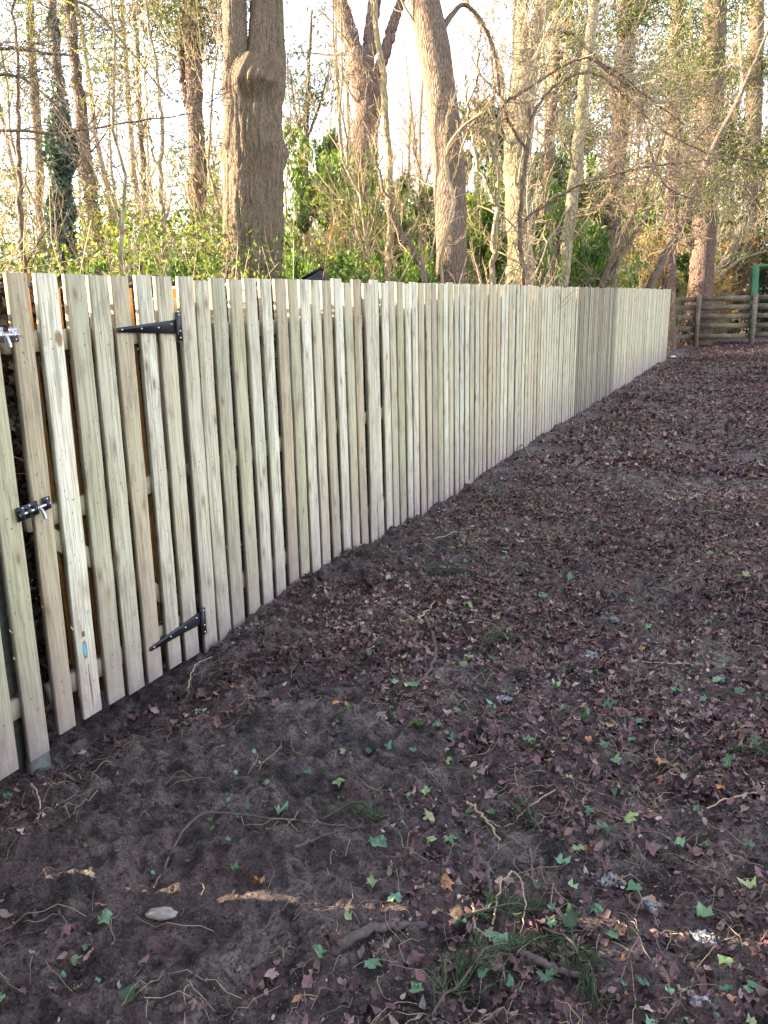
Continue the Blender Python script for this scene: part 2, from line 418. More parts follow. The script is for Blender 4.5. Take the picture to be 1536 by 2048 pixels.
def leaves(g, rng, C, size, tint, aspect=.55, updir=None, fold=.3):
    """one folded diamond leaf at every centre"""
    m = len(C); sz = rng.uniform(.6, 1.25, m)[:, None]*size
    a = norm(rng.normal(size=(m, 3))); b = norm(np.cross(a, rng.normal(size=(m, 3))))
    if updir is not None:
        nrm = norm(np.array(updir)+rng.normal(size=(m, 3))*.45); a = norm(np.cross(nrm, a)); b = np.cross(nrm, a)
    c = np.cross(a, b)
    v = np.stack([C-a*sz*.5, C+b*sz*aspect*.5+c*sz*fold*.3, C+a*sz*.5, C-b*sz*aspect*.5+c*sz*fold*.3], 1)
    i = np.arange(m*4).reshape(m, 4)
    f = np.concatenate([i[:, [0, 1, 2]], i[:, [0, 2, 3]]])
    g.add(v.reshape(-1, 3), f, np.repeat(tint, 4, 0))
def rtint(rng, m, lo=0, hi=1): return np.stack([rng.uniform(lo, hi, m), rng.uniform(0, 1, m), rng.uniform(0, 1, m)], 1)

# ------------------------------------------------------------------ ground
def gz(x, y):
    x = np.asarray(x, float); y = np.asarray(y, float)
    z = .035*fbm(x*.5, y*.5, 3, 3)+.03*fbm(x*1.7, y*1.7, 3, 9)
    near = np.exp(-((x)**2+(y-3)**2)/60)
    z = z + near*.042*fbm(x*6, y*6, 4, 21) + near*.055*np.abs(fbm(x*12, y*12, 4, 5)) + near*.018*fbm(x*33, y*33, 2, 8)
    churn = np.exp(-((x+1.75)/.5)**2)*np.exp(-((y-3.4)/1.6)**2)
    z = z - near*.03*np.abs(fbm(x*12, y*12, 4, 5))*np.exp(-((y-1.5-.31*(x+1.5))/.15)**2)
    z = z + churn*(.05*np.abs(fbm(x*4.5, y*4.5, 3, 71))+.03*np.abs(fbm(x*11, y*11, 3, 72)))
    z -= .10*np.exp(-((x+2.35)/.35)**2)*np.exp(-((y-2.1)/.75)**4)
    z += .05*(.55+fbm(x*2, y*3.3, 3, 55))*np.exp(-((x+2.38)/.2)**2)*np.clip((y-3.2)*2, 0, 1)
    z -= .12*np.exp(-((x+2.0)/.9)**2-((y-24.6)/1.6)**2)
    z -= .055*np.exp(-((x+.62)/.13)**2-((y-3.2)/.10)**2)
    return z
def ground_sheet():
    xs = np.concatenate([-np.geomspace(400, 2.75, 90), np.arange(-2.7, .9, .0105), np.geomspace(.92, 400, 70)])
    yy = [1.0]
    while yy[-1] < 34: yy.append(yy[-1]+max(.0095, .0052*yy[-1]))
    ys = np.concatenate([-np.geomspace(400, .4, 30), np.linspace(-.2, .96, 30), yy, np.geomspace(36, 900, 40)])
    X, Y = np.meshgrid(xs, ys); Z = gz(X, Y)
    g = Geo(); n, m = X.shape
    i = np.arange(n*m).reshape(n, m)
    F = np.stack([i[:-1, :-1], i[:-1, 1:], i[1:, 1:], i[1:, :-1]], -1).reshape(-1, 4)
    g.add(np.stack([X, Y, Z], -1), F)
    tag(g.build("ground", M['soil'], smooth=True), "dark trodden muddy soil in front of and behind the fence", None, None, 'structure')
ground_sheet()

# ------------------------------------------------------------------ slatted fence and gate
FX = -2.40           # front face of the pickets
TH = .021
def xo_at(xo, s_): return float(np.interp(s_*13, np.arange(14), xo))
def picket(g, rng, y0, y1, z0, z1, tone, bri, bow=0.0, lean=0.0, x=FX):
    rows = 14; zz = np.linspace(z0, z1, rows); b = .0022
    wy0 = y0+rng.normal(0, .0009, rows); wy1 = y1+rng.normal(0, .0009, rows)
    s = (zz-z0)/(z1-z0); sh = bow*np.sin(np.pi*s)+lean*(s-.5)
    xo = rng.normal(0, .0015)+.003*np.sin(np.pi*s+rng.uniform(0, 6))*rng.uniform(-1, 1)
    sec = []
    for (yy, xx) in ((0, -TH), (0, -b), (b, 0), (1, 0), (2, -b), (2, -TH)):
        yv = {0: wy0, b: wy0+b, 1: wy1-b, 2: wy1}[yy]
        sec.append(np.stack([x+xx+xo, yv+sh, zz], -1))
    V = np.stack(sec, 1); k = len(sec); i = np.arange(rows*k).reshape(rows, k)
    A, B = i[:-1], i[1:]
    F = np.stack([A, np.roll(A, -1, 1), np.roll(B, -1, 1), B], -1).reshape(-1, 4)
    off = rng.uniform()
    tt = np.tile([tone, bri, off], (rows, k, 1)); tt[:, [0, 1, 4, 5], 1] -= .5; tt[:, [0, 1, 4, 5], 0] = tt[:, [0, 1, 4, 5], 0]*.5+.25   # edges tinted browner and darker: shade between the boards put into colour
    g.add(V.reshape(-1, 3), F, tt.reshape(-1, 3))
    for zr in (1.56, 1.52, .95, .90, .24, .19):
        if y0 > 12: break
        yc = (y0+y1)/2+rng.uniform(-.02, .02); zc = zr+rng.normal(0, .006); s_ = (zc-z0)/(z1-z0); yc += bow*math.sin(np.pi*s_)+lean*(s_-.5)
        a_ = np.arange(6)*np.pi/3; vv = np.stack([np.full(6, x+xo_at(xo, s_)+.0012), yc+.0032*np.cos(a_), zc+.0032*np.sin(a_)], 1)
        g.add(vv, [[0, 1, 2, 3], [0, 3, 4, 5]], [.5, -1.7, .5])
    t = V[-1]; g.add(t, [[0, 1, 4, 5], [1, 2, 3, 4]], [tone, bri, off])
    t = V[0]; g.add(t, [[5, 4, 1, 0], [4, 3, 2, 1]], [tone, bri, off])

rf = np.random.default_rng(5)
ORG = (FX, 0, 0)
def rails(parent, ya, yb, zs, d=.045, h=.075):
    for z in zs:
        g = Geo(); box(g, (FX-TH-d, ya, z-h/2), (FX-TH-.0015, yb, z+h/2), [.1, .45, rf.uniform()])
        g.build("rail", M['wood_rail'], parent, parent.location)
def fposts(parent, ys, z0=-.35, z1=1.70):
    for y in ys:
        g = Geo(); box(g, (FX-TH-.048-.095, y-.048, z0), (FX-TH-.048, y+.048, z1), [.55, .3, rf.uniform()])
        g.build("post", M['wood_rail'], parent, parent.location)

# --- first fence section, on the latch side of the gate
secA = empty("picket_fence", (FX, 1.0, 0), "short run of pickets on the latch side of the gate", "fence")
yl = [1.908, 1.763, 1.63, 1.49, 1.36, 1.245, 1.115, .96, .83, .70, .57, .44, .31]
for i, y in enumerate(yl):
    g = Geo(); wd = .094
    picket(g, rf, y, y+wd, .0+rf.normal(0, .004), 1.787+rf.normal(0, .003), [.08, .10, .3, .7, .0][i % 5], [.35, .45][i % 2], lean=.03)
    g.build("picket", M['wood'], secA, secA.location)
rails(secA, .3, 1.99, (1.54, .93, .22))
fposts(secA, (.35,))
g = Geo(); box(g, (FX-.12, 1.893, -.35), (FX-TH-.047, 1.990, 1.70), [.5, .4, .3]); g.build("post", M['post'], secA, secA.location)
g = Geo(); box(g, (FX-TH-.02, 1.898, -.30), (FX-.006, 1.985, -.006), [.5, .4, .3]); g.build("post_foot", M['post'], secA, secA.location)

# --- gate
gate = empty("gate", (FX, 2.5, 0), "picket gate with black strap hinges and sliding bolts", "gate")
gl = [(2.066, .085, .50, .35), (2.190, .098, .84, 1.15), (2.330, .098, .64, .40), (2.452, .098, .30, .35), (2.574, .094, .52, .50),
      (2.720, .088, .82, .55), (2.842, .100, .36, .55)]
KN = {1: 'wood_knots'}
for i, (y, wd, tone, bri) in enumerate(gl):
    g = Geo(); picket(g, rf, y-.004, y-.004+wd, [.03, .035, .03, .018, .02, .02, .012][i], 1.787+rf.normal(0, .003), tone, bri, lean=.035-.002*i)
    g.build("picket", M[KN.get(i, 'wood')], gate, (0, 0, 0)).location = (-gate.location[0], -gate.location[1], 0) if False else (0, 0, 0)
    o = COL.objects[-1]
    o.matrix_parent_inverse = Matrix.Translation((-gate.location[0], -gate.location[1], 0))
rails(gate, 2.05, 2.93, (1.55, .90, .20))
g = Geo()                                # diagonal brace
def bar(g, a, b, wdt, dep, tint=None):
    a = np.array(a, float); b = np.array(b, float); d = b-a; L = np.linalg.norm(d); d /= L
    xax = np.array([1., 0, 0]); s = np.cross(d, xax); s /= np.linalg.norm(s)
    M4 = np.eye(4); M4[:3, 0] = xax; M4[:3, 1] = s; M4[:3, 2] = d; M4[:3, 3] = a
    box(g, (-dep/2, -wdt/2, 0), (dep/2, wdt/2, L), tint, M4)
bar(g, (FX-TH-.024, 2.90, .25), (FX-TH-.024, 2.10, .85), .07, .04, [.1, .4, .2]); g.build("brace", M['wood_rail'], gate, gate.location)
for y in (2.212, 2.356, 2.750, 3.045):  # added strips whose orange stands in for sun glow between the pickets
    g = Geo(); box(g, (FX-TH-.075, y+.0, .06), (FX-TH-.049, y+.018, 1.74), [.5, .5, .5])
    g.build("gap_glow_strip", M['gap_glow'], gate, gate.location)

def screw(g, y, z, x, r=.0048):
    a = np.arange(8)*np.pi/4
    v = [[x, y+r*math.cos(q), z+r*math.sin(q)] for q in a]+[[x+.003, y+r*.6*math.cos(q), z+r*.6*math.sin(q)] for q in a]+[[x+.0034, y, z]]
    i = np.arange(8); F = np.stack([i, (i+1) % 8, (i+1) % 8+8, i+8], -1); g.add(v, F)
    g2 = np.stack([i+8, (i+1) % 8+8, np.full(8, 16)], -1); g.f[3].append(g2+g.n-17)
def hinge(yt, zt, yb, zb, pz0, pz1, steel=True):
    g = Geo(); x0, x1 = FX+.0065, FX+.0108
    prof = [(yt, zt-.009), (yt-.006, zt), (yt, zt+.009), (yb, zb+.030), (yb, zb-.030)]
    v = [[x0, y, z] for y, z in prof]+[[x1, y, z] for y, z in prof]
    g.add(v, [[2, 3, 4, 0], [8, 5, 9, 8]] if False else [[0, 2, 3, 4]])
    g.add(v, [[5, 9, 8, 7], [0, 4, 9, 5], [4, 3, 8, 9], [3, 2, 7, 8], [2, 1, 6, 7], [1, 0, 5, 6]])
    g.add(v, [[5, 7, 6]])
    box(g, (x0-.001, yb+.006, pz0), (x1, yb+.040, pz1))
    tubes(g, np.array([[[x1+.003, yb+.003, zb-.034], [x1+.003, yb+.003, zb], [x1+.003, yb+.003, zb+.034]]]), np.full((1, 3), .007), 10, cap=True)
    h = g.build("hinge", M['iron'], gate, gate.location)
    for (sy, sz) in [(yt+(yb-yt)*t, zt+(zb-zt)*t+(.012 if t > .9 else 0)) for t in (.06, .38, .68, .92)]+[(yb+.026, z) for z in (pz0+.012, (pz0+pz1)/2-.02, pz1-.012)]:
        g = Geo(); screw(g, sy, sz, x1); g.build("screw", M['steel'], h, gate.location)
hinge(2.578, 1.574, 2.938, 1.574, 1.512, 1.636)
hinge(2.580, .176, 2.940, .190, .095, .232)
def bolt(yc, z, L, plate, barm, tilt):
    t = empty("sliding_bolt", (FX, yc, z), None, None); del_keys = ('label', 'category')
    t.parent = gate; t.matrix_parent_inverse = Matrix.Translation((-gate.location[0], -gate.location[1], 0))
    return t
def build_bolt(yc, z, L, pm, tilt, name):
    R = Matrix.Rotation(tilt, 4, 'X'); R4 = np.array(Matrix.Translation((FX, yc, z)) @ R)
    R4[0, 3] += .005; g = Geo(); box(g, (.001, -L/2, -.026), (.004, L*.12, .026), None, R4)
    box(g, (.001, L*.28, -.024), (.004, L/2, .024), None, R4)
    for a in (-.42, -.22, -.02, .34):
        box(g, (.004, L*a-.007, -.013), (.021, L*a+.007, .013), None, R4)
    h = g.build("bolt_plate", pm, gate, gate.location)
    g = Geo(); P = np.array([[.0125, -L*.47, 0], [.0125, 0, 0], [.0125, L*.42, 0]])@R4[:3, :3].T+R4[:3, 3]
    tubes(g, P[None], np.full((1, 3), .0065), 10, cap=True)
    P = np.array([[.016, L*.08, 0], [.030, L*.08, -.008], [.036, L*.08, -.030], [.036, L*.08, -.040]])@R4[:3, :3].T+R4[:3, 3]
    tubes(g, P[None], np.array([[.005, .005, .007, .008]]), 8, cap=True)
    for a, b in ((-.32, .018), (-.32, -.018), (-.12, .018), (-.12, -.018), (.42, .016), (.42, -.016)):
        q = R4[:3, :3]@np.array([0, L*a, b])+R4[:3, 3]; screw(g, q[1], q[2], FX+.009)
    g.build("bolt_bar", M['steel'], h, gate.location).matrix_parent_inverse = Matrix.Identity(4)
build_bolt(2.055, .955, .155, M['iron'], .10, "bolt")
build_bolt(2.005, 1.580, .165, M['steel'], -.02, "bolt")

# --- main fence beyond the gate
secB = empty("picket_fence", (FX, 3.0, 0), "long run of pale pickets from the gate hinges to the rail fence", "fence")
measured = [2.991, 3.107, 3.233, 3.376, 3.511, 3.649, 3.791, 3.921, 4.048, 4.180, 4.314, 4.455, 4.583, 4.718, 4.859, 4.984, 5.123, 5.251, 5.385, 5.516, 5.652, 5.784, 5.911, 6.043, 6.17, 6.29]
tones = [.86, .30, .66, .05, .84, .82, .48, .18, .84, .30, .55, .82, .05, .50, .72, .80, .84, .60, .17, .86, .85, .45, .62, .92, .16, .80]
bris = [.6, .45, .25, .55, .6, .75, .30, .55, .95, .6, .45, .7, .6, .4, .6, .7, .8, .6, .35, .9, .85, .5, .6, .15, .5, .8]
ys = list(measured); tn = list(tones); br = list(bris)
y = 6.29
while y < 22.3:
    y += .1315+rf.normal(0, .003); ys.append(y)
    q = rf.uniform()
    if 11.4 < y < 14.6: tn.append(rf.uniform(.86, 1.0)); br.append(rf.uniform(-.7, -.1))
    elif 7.2 < y < 7.8: tn.append(.52); br.append(.7)
    else: tn.append(rf.choice([.0, .3, .84, .84, .8, .66, .45, .05, .33])); br.append(rf.uniform(.35, 1.0))
rest = Geo()
for i, y in enumerate(ys):
    z0 = float(gz(-2.35, y))-.03 if y > 3.3 else -.012+.01*i
    wd = .099+rf.normal(0, .003)
    far = min(max((y-7)/8, 0), 1)
    ztop = 1.787+rf.normal(0, .0055)-.004*math.sin(y*.7)
    args = (rf, y-.004, y-.004+wd, z0, ztop, tn[i], br[i], rf.normal(0, .006)-.03*far, .03-.004*min(i, 12)+rf.normal(0, .004))
    if i < 100:
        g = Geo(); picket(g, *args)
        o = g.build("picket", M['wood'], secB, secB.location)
        o.data.transform(Matrix.Translation((FX, 3.0, 0))); o.matrix_parent_inverse = Matrix.Translation((-FX, -3.0, 0))
    else:
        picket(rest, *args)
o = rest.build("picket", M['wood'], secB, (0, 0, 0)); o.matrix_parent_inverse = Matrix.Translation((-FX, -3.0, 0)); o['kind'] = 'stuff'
yend = ys[-1]+.1
rails(secB, 3.0, yend, (1.54, .90, .24))
fposts(secB, list(np.arange(3.04, yend, 1.83)))
g = Geo(); box(g, (FX-TH-.02, 2.992, -.30), (FX-.006, 3.080, -.02), [.5, .4, .3]); g.build("post_foot", M['post'], secB, secB.location)
# end board turned to face the way we came
g = Geo(); box(g, (FX-.10, yend+.004, -.03), (FX+.002, yend+.025, 1.785), [.3, .8, .3]); g.build("end_board", M['wood'], secB, secB.location)

# ------------------------------------------------------------------ post and rail fence at the far end
def on_far(x, y, P0=np.array([-2.3, 28.6, 0]), D=np.array([1.0, .32, 0])):
    n = np.array([-D[1], D[0], 0]); v = ray(x, y); t = ((P0-CP)@n)/(v@n); return CP+v*t
rfence = empty("rail_fence", tuple(on_far(1395, 690)*[1, 1, 0]), "weathered post and rail fence closing off the far end", "fence")
A = on_far(1395, 640); B = on_far(1507, 640); dfar = norm((B-A)*[1, 1, 0]); sp = np.linalg.norm((B-A)[:2])
nfar = np.array([-dfar[1], dfar[0], 0])
rr_ = np.random.default_rng(3)
def loc_inv(o, par): o.matrix_parent_inverse = Matrix.Translation(-Vector(par.location)); return o
for k in range(-4, 4):
    p = A*[1, 1, 0]+dfar*sp*k
    z0 = float(gz(p[0], p[1])); g = Geo(); M4 = np.eye(4); M4[:3, 0] = dfar; M4[:3, 1] = nfar; M4[:3, 3] = p
    box(g, (-.065, -.06, z0-.3), (.065, .06, 1.61+.02*k), None, M4)
    o = g.build("post", M['old_wood'], rfence); loc_inv(o, rfence)
for k in range(-4, 3):
    for j, zc in enumerate((1.50, 1.22, .93, .62, .31)):
        p0 = A*[1, 1, 0]+dfar*sp*k; g = Geo(); M4 = np.eye(4); M4[:3, 0] = dfar; M4[:3, 1] = nfar; M4[:3, 3] = p0
        dz = rr_.normal(0, .015)+.01*k; rot = np.array(Matrix.Rotation(rr_.normal(0, .006), 4, 'Y'))
        f = 1 if k % 2 else -1
        box(g, (0.003, .062, -.080), (sp-.003, .092, .080), None, M4@np.array(Matrix.Translation((0, 0, zc+dz)))@rot)
        o = g.build("rail", M['old_wood'], rfence); loc_inv(o, rfence)

# ------------------------------------------------------------------ green framed goal with dark net, beyond the rail fence
def px_plane(x, y, d): return at_depth(x, y, d)
GD = 31.5
a = px_plane(1512, 532, GD); b = px_plane(1503, 690, GD); ax = norm(CR*[1, 1, 0])
goal = empty("goal", (b[0], b[1], 0), "green framed goal with dark net behind the rail fence", "goal")
W_ = 3.2
def rod(path, r, name, m, par, k=8):
    g = Geo(); P = np.array(path, float)[None]; tubes(g, P, np.full(P.shape[:2], r), k, cap=True)
    return loc_inv(g.build(name, m, par, smooth=True), par)
top = a; bot = np.array([b[0], b[1], -.1])
rod([bot, (top+bot)/2, top], .13, "post", M['green_pad'], goal)
rod([bot+ax*W_, (top+bot)/2+ax*W_, top+ax*W_], .13, "post", M['green_pad'], goal)
rod([top, top+ax*W_/2, top+ax*W_], .07, "crossbar", M['green_pad'], goal)
g = Geo(); back = norm(np.cross([0, 0, 1.], ax))
nn = 26; mm_ = 18
for i in range(nn+1):
    q = top+ax*W_*i/nn+back*.2; q2 = np.array([*(bot+ax*W_*i/nn+back*.9)[:2], -.05])
    tubes(g, np.stack([q, (q+q2)/2, q2])[None], np.full((1, 3), .022), 3)
for j in range(mm_+1):
    q = (top+back*.2)*(1-j/mm_)+(bot+back*.9)*(j/mm_)
    tubes(g, np.stack([q, q+ax*W_/2, q+ax*W_])[None], np.full((1, 3), .022), 3)
loc_inv(g.build("net", M['mesh_dark'], goal), goal)

# ------------------------------------------------------------------ trees
def px_stem(pts, depth, m=40, to_ground=False, jit=0.0, rng=None, extend=None):
    """pts [(x,y,width_px)(,depth)] bottom -> top"""
    L = []
    for p in pts:
        d = p[3] if len(p) > 3 else depth
        q = at_depth(p[0], p[1], d); L.append([*q, p[2]*.5*d/F_PX])
    L = np.array(L)
    if to_ground:
        dirv = (L[0, :3]-L[1, :3]); dirv = dirv/max(abs(dirv[2]), 1e-6)
        dirv[:2] = np.clip(dirv[:2], -.25, .25); z = L[0, 2]+.1
        L = np.concatenate([[[*(L[0, :3]+np.array([dirv[0], dirv[1], -1])*z), L[0, 3]*1.35]], L])
    if extend:
        e = L[-1, :3]-L[-2, :3]; e = norm(e); L = np.concatenate([L, [[*(L[-1, :3]+e*extend+np.array([0, 0, extend*.2])), L[-1, 3]*.5]]])
    S = smooth_path(L, m)
    if jit and rng is not None: S[1:-1, :3] += rng.normal(size=(m-2, 3))*jit
    S[:, 3] = np.maximum(S[:, 3], .002)
    return S

def tree_px(name, label, cat, stems, depth, bark, twig, gens=(), seed=1, group=None, k=10, leaf=None, leafmat=None, m=36, jit=.01, extra=None, ksm=True):
    rng = np.random.default_rng(seed)
    S0 = px_stem(stems[0], depth, m, True, jit, rng)
    base = S0[0, :3].copy(); base[2] = float(gz(base[0], base[1]))
    root = empty(name, tuple(base), label, cat, group)
    g = Geo(); tubes(g, S0[None, :, :3], S0[None, :, 3], k)
    ALL = [S0]
    for st in stems[1:]:
        S = px_stem(st, depth, m, False, jit, rng); ALL.append(S); tubes(g, S[None, :, :3], S[None, :, 3], k)
    g.build("trunk", bark, root, base, smooth=True)
    P = np.stack([s[:, :3] for s in ALL]); R = np.stack([s[:, 3] for s in ALL])
    gg = Geo(); ends = []
    for gi, gn in enumerate(gens):
        P, R = sprout(rng, P, R, *gn[:1], *gn[1:4], **gn[4]); R = np.maximum(R, .0003*depth)
        tubes(gg, P, R, 5 if gi == 0 else 3); ends.append(P)
    if gens: gg.build("crown", twig, root, base)
    if leaf:
        gl_ = Geo(); num, size, spread, asp = leaf
        Q = ends[-1].reshape(-1, 3) if ends else S0[:, :3]
        C = Q[rng.integers(0, len(Q), num)]+rng.normal(size=(num, 3))*spread
        leaves(gl_, rng, C, size, rtint(rng, num), asp)
        gl_.build("foliage", leafmat, root, base)
    return root, ALL, rng

G1 = lambda c, l, a=(30, 60), rr=.35, **k: (c, l, a, rr, dict(dict(n=6, wander=.22, up=.15), **k))

# the big near trunk with the burr and the fork
def big_tree():
    d = 8.6; root_px = (505, 552)
    rng = np.random.default_rng(8)
    main = px_stem([(505, 556, 122), (508, 470, 122), (507, 400, 119), (508, 330, 121), (506, 260, 116), (506, 220, 114), (505, 190, 122), (506, 165, 112), (512, 135, 96)], d, 260, True)
    rightS = px_stem([(518, 215, 84), (524, 165, 92), (531, 120, 82), (533, 70, 72), (534, 0, 64), (532, -80, 62), (526, -300, 50), (515, -520, 38)], d, 220)
    leftS = px_stem([(478, 215, 50), (474, 160, 56), (472, 110, 50), (470, 50, 48), (468, 0, 48), (464, -80, 46), (440, -280, 36), (410, -480, 26)], d-.1, 220)
    base = main[0, :3].copy(); base[2] = float(gz(base[0], base[1]))
    root = empty("tree", tuple(base), "stout near trunk with a burr below its fork, ridged brown bark", "tree")
    g = Geo()
    for q, (S, kk) in enumerate(((main, 150), (rightS, 110), (leftS, 90))):
        n = len(S); P = S[:, :3]; T = norm(np.gradient(P, axis=0)); U = norm(np.cross(T, [0, 1., 0])); Wv = np.cross(T, U)
        a = np.arange(kk)*2*np.pi/kk
        A_, H = np.meshgrid(a, P[:, 2]); r = S[:, 3][:, None]
        per = A_/(2*np.pi)
        ca, sa = np.cos(A_), np.sin(A_)
        def cn(fr, fz, seed, o=3):     # seamless noise round the trunk
            return fbm(ca*fr+seed*3.1, H*fz+sa*fr*1.7, o, seed)
        warp = cn(1.2, 1.4, 3)*1.4
        ridge = np.abs(fbm(ca*9+warp+sa*3, H*1.6+sa*9, 3, 31+q))
        disp = -.024*np.clip(.32-ridge, 0, 1)/.32+.02*cn(1.5, 1.0, 7)+.006*cn(14, 14, 12)
        rr_2 = r+disp*np.clip(r/.3, .4, 1)
        if q == 0:
            # flutes and the burr on the camera side, knobs
            zb = at_depth(480, 185, d)[2]; tocam = -fwd
            ang = np.arctan2((Wv@tocam), (U@tocam))[:, None]
            da = np.angle(np.exp(1j*(A_-ang)))
            rr_2 += .085*np.where(H > zb, np.exp(-((H-zb)/.34)**2), np.exp(-((H-zb)/.10)**2))*np.exp(-((da-.30)/.75)**2)*(1+.45*cn(5, 7, 40))
            rr_2 -= .03*np.exp(-((H-(zb-.2))/.05)**2)*np.exp(-((da-.15)/.55)**2)
            zk = at_depth(570, 310, d)[2]
            rr_2 += .055*np.exp(-((H-zk)/.09)**2)*np.exp(-((np.abs(da)-1.45)/.35)**2)
            rr_2 += .02*np.exp(-((da+.5)/.16)**2)*np.exp(-((H-at_depth(450, 470, d)[2])/.7)**2)
            rr_2 *= 1+.10*np.clip(1.0-H, 0, 1)*np.abs(np.cos(A_*2.5))
        V = P[:, None, :]+rr_2[..., None]*(U[:, None, :]*ca[..., None]+Wv[:, None, :]*sa[..., None])
        i = np.arange(n*kk).reshape(n, kk)
        F = np.stack([i[:-1], np.roll(i[:-1], -1, 1), np.roll(i[1:], -1, 1), i[1:]], -1).reshape(-1, 4)
        g.add(V.reshape(-1, 3), F)
    g.build("trunk", M['bark_maple'], root, base, smooth=True)
    P = np.stack([rightS[::6, :3], leftS[::6, :3]]); R = np.stack([rightS[::6, 3], leftS[::6, 3]])
    gg = Geo()
    P1, R1 = sprout(rng, P, R, 7, (2, 4), (30, 60), .35, n=8, wander=.15, up=.2, tmin=.6)
    P2, R2 = sprout(rng, P1, R1, 8, (.8, 1.8), (30, 65), .45, n=6, wander=.2, up=.15)
    P3, R3 = sprout(rng, P2, R2, 6, (.3, .8), (30, 65), .5, n=4, wander=.2)
    for a_, b_, k_ in ((P1, R1, 8), (P2, R2, 4), (P3, R3, 3)): tubes(gg, a_, b_, k_)
    gg.build("crown", M['twig_tan'], root, base)
big_tree()

# leaning second trunk
tree_px("tree", "leaning smooth brown trunk wound with a thin dead creeper stem", "tree",
        [[(902, 568, 62), (903, 480, 62), (900, 400, 64), (897, 330, 66), (886, 230, 64), (876, 150, 62), (866, 90, 66), (852, 20, 62), (838, -60, 60), (800, -260, 48), (770, -460, 34)],
         [(873, 75, 18), (905, 28, 10), (930, 10, 8), (965, 45, 7), (990, 110, 6), (1000, 190, 5)]],
        10.2, M['bark_grey'], M['twig_tan'], [G1(12, (1, 2.2), rr=.1, tmin=.3), G1(6, (.4, .9)), G1(5, (.15, .4), n=4)], 21, k=28, m=90, jit=.0)
g = Geo(); rc = np.random.default_rng(4)
S = px_stem([(885, 575, 7, 9.85), (882, 520, 8, 9.85), (893, 470, 9, 9.8), (906, 400, 9, 9.8), (895, 350, 8, 9.8), (893, 305, 8, 9.8), (920, 260, 6, 9.7), (965, 225, 5, 9.6)], 9.8, 60, True, .004, rc)
S2 = px_stem([(895, 305, 7), (890, 270, 6), (897, 225, 5), (915, 180, 4)], 9.8, 60, False, .004, rc)
cr_ = empty("creeper", (S[0, 0], S[0, 1], 0), "thin dead creeper stem snaking up the leaning brown trunk", "creeper")
tubes(g, np.stack([S[:, :3], S2[:, :3]]), np.stack([S[:, 3], S2[:, 3]]), 6); loc_inv(g.build("stem", M['twig_tan'], cr_, smooth=True), cr_)
g = Geo(); P1, R1 = sprout(rc, np.stack([S[:, :3], S2[:, :3]]), np.stack([S[:, 3], S2[:, 3]]), 9, (.3, .7), (35, 75), .45, n=5, tmin=.4)
P2, R2 = sprout(rc, P1, R1, 4, (.1, .3), (30, 60), .5, n=4); tubes(g, P1, R1, 3); tubes(g, P2, R2, 3)
loc_inv(g.build("crown", M['twig_tan'], cr_), cr_)

# bright sunlit trunk
tree_px("tree", "sunlit pale trunk splitting into several limbs, tallest among the thin branches", "tree",
        [[(1042, 572, 62), (1040, 500, 50), (1036, 420, 50), (1034, 330, 54), (1040, 250, 56), (1046, 170, 54), (1052, 110, 50)],
         [(1048, 130, 40), (1040, 60, 30), (1042, 0, 30), (1040, -100, 26), (1030, -300, 16)],
         [(1054, 130, 46), (1072, 60, 34), (1092, 0, 30), (1120, -90, 26), (1180, -250, 14)],
         [(1036, 300, 20), (1010, 240, 14), (1002, 150, 12), (975, 70, 10), (930, 0, 9), (900, -60, 7)],
         [(1060, 100, 18), (1110, 60, 12), (1150, 70, 10), (1180, 100, 8), (1260, 180, 6)]],
        12.0, M['bark_pale'], M['twig_pale'], [G1(16, (1, 2.2), rr=.13, tmin=.2), G1(7, (.5, 1.0)), G1(5, (.15, .45), n=4)], 22, k=20, m=60, jit=.008)

# purple forked pine
tree_px("tree", "purplish forked trunk standing against the white sky", "tree",
        [[(700, 560, 56), (705, 480, 56), (716, 400, 54), (728, 330, 54), (732, 260, 52), (735, 200, 56), (726, 150, 58), (718, 110, 52)],
         [(722, 160, 40), (706, 90, 34), (690, 40, 32), (676, -20, 30), (660, -90, 26), (640, -240, 16)],
         [(728, 150, 34), (738, 90, 28), (744, 40, 26), (752, -20, 26), (765, -120, 20), (770, -260, 10)],
         [(745, 165, 26), (768, 115, 22), (782, 60, 22), (800, 5, 18), (822, -70, 14), (850, -200, 8)]],
        17, M['bark_pine'], M['twig_tan'], [G1(10, (1.2, 2.6), rr=.14, tmin=.35), G1(6, (.5, 1.2)), G1(4, (.2, .5), n=4)], 23, k=20, m=50, jit=.015)

# ivy clad trunk
r_, AL, rg = tree_px("tree", "slim trunk thickly clad in dark teal ivy", "tree",
        [[(125, 548, 20), (124, 460, 20), (124, 380, 20), (122, 300, 20), (120, 220, 20), (115, 140, 20), (108, 60, 18), (100, -20, 16), (92, -140, 12), (85, -300, 8)]],
        9.6, M['bark_grey'], M['twig_dark'], [G1(8, (.8, 1.6)), G1(6, (.3, .8)), G1(4, (.15, .3), n=4)], 24, k=12, m=50)
S = AL[0]; num = 12500; base = np.array(r_.location)
t = rg.uniform(0, 1, num); C = interp_path(S[:, :3], t); keep = C[:, 2] < at_depth(110, 30, 9.6)[2]
hh = (C[:, 2]*1.2)
rad = .075+.10*(1+.5*np.sin(hh*3.1)+.35*np.sin(hh*7.7+1))*rg.uniform(.25, 1.15, num)**.7
th = rg.uniform(0, 2*np.pi, num); top_f = np.clip((4.6-C[:, 2])/1.3, .35, 1)
C = C+np.stack([np.cos(th), np.sin(th), rg.normal(0, .3, num)*.2], 1)*(rad*top_f)[:, None]
C = C[keep & (rg.uniform(size=num) < top_f)]
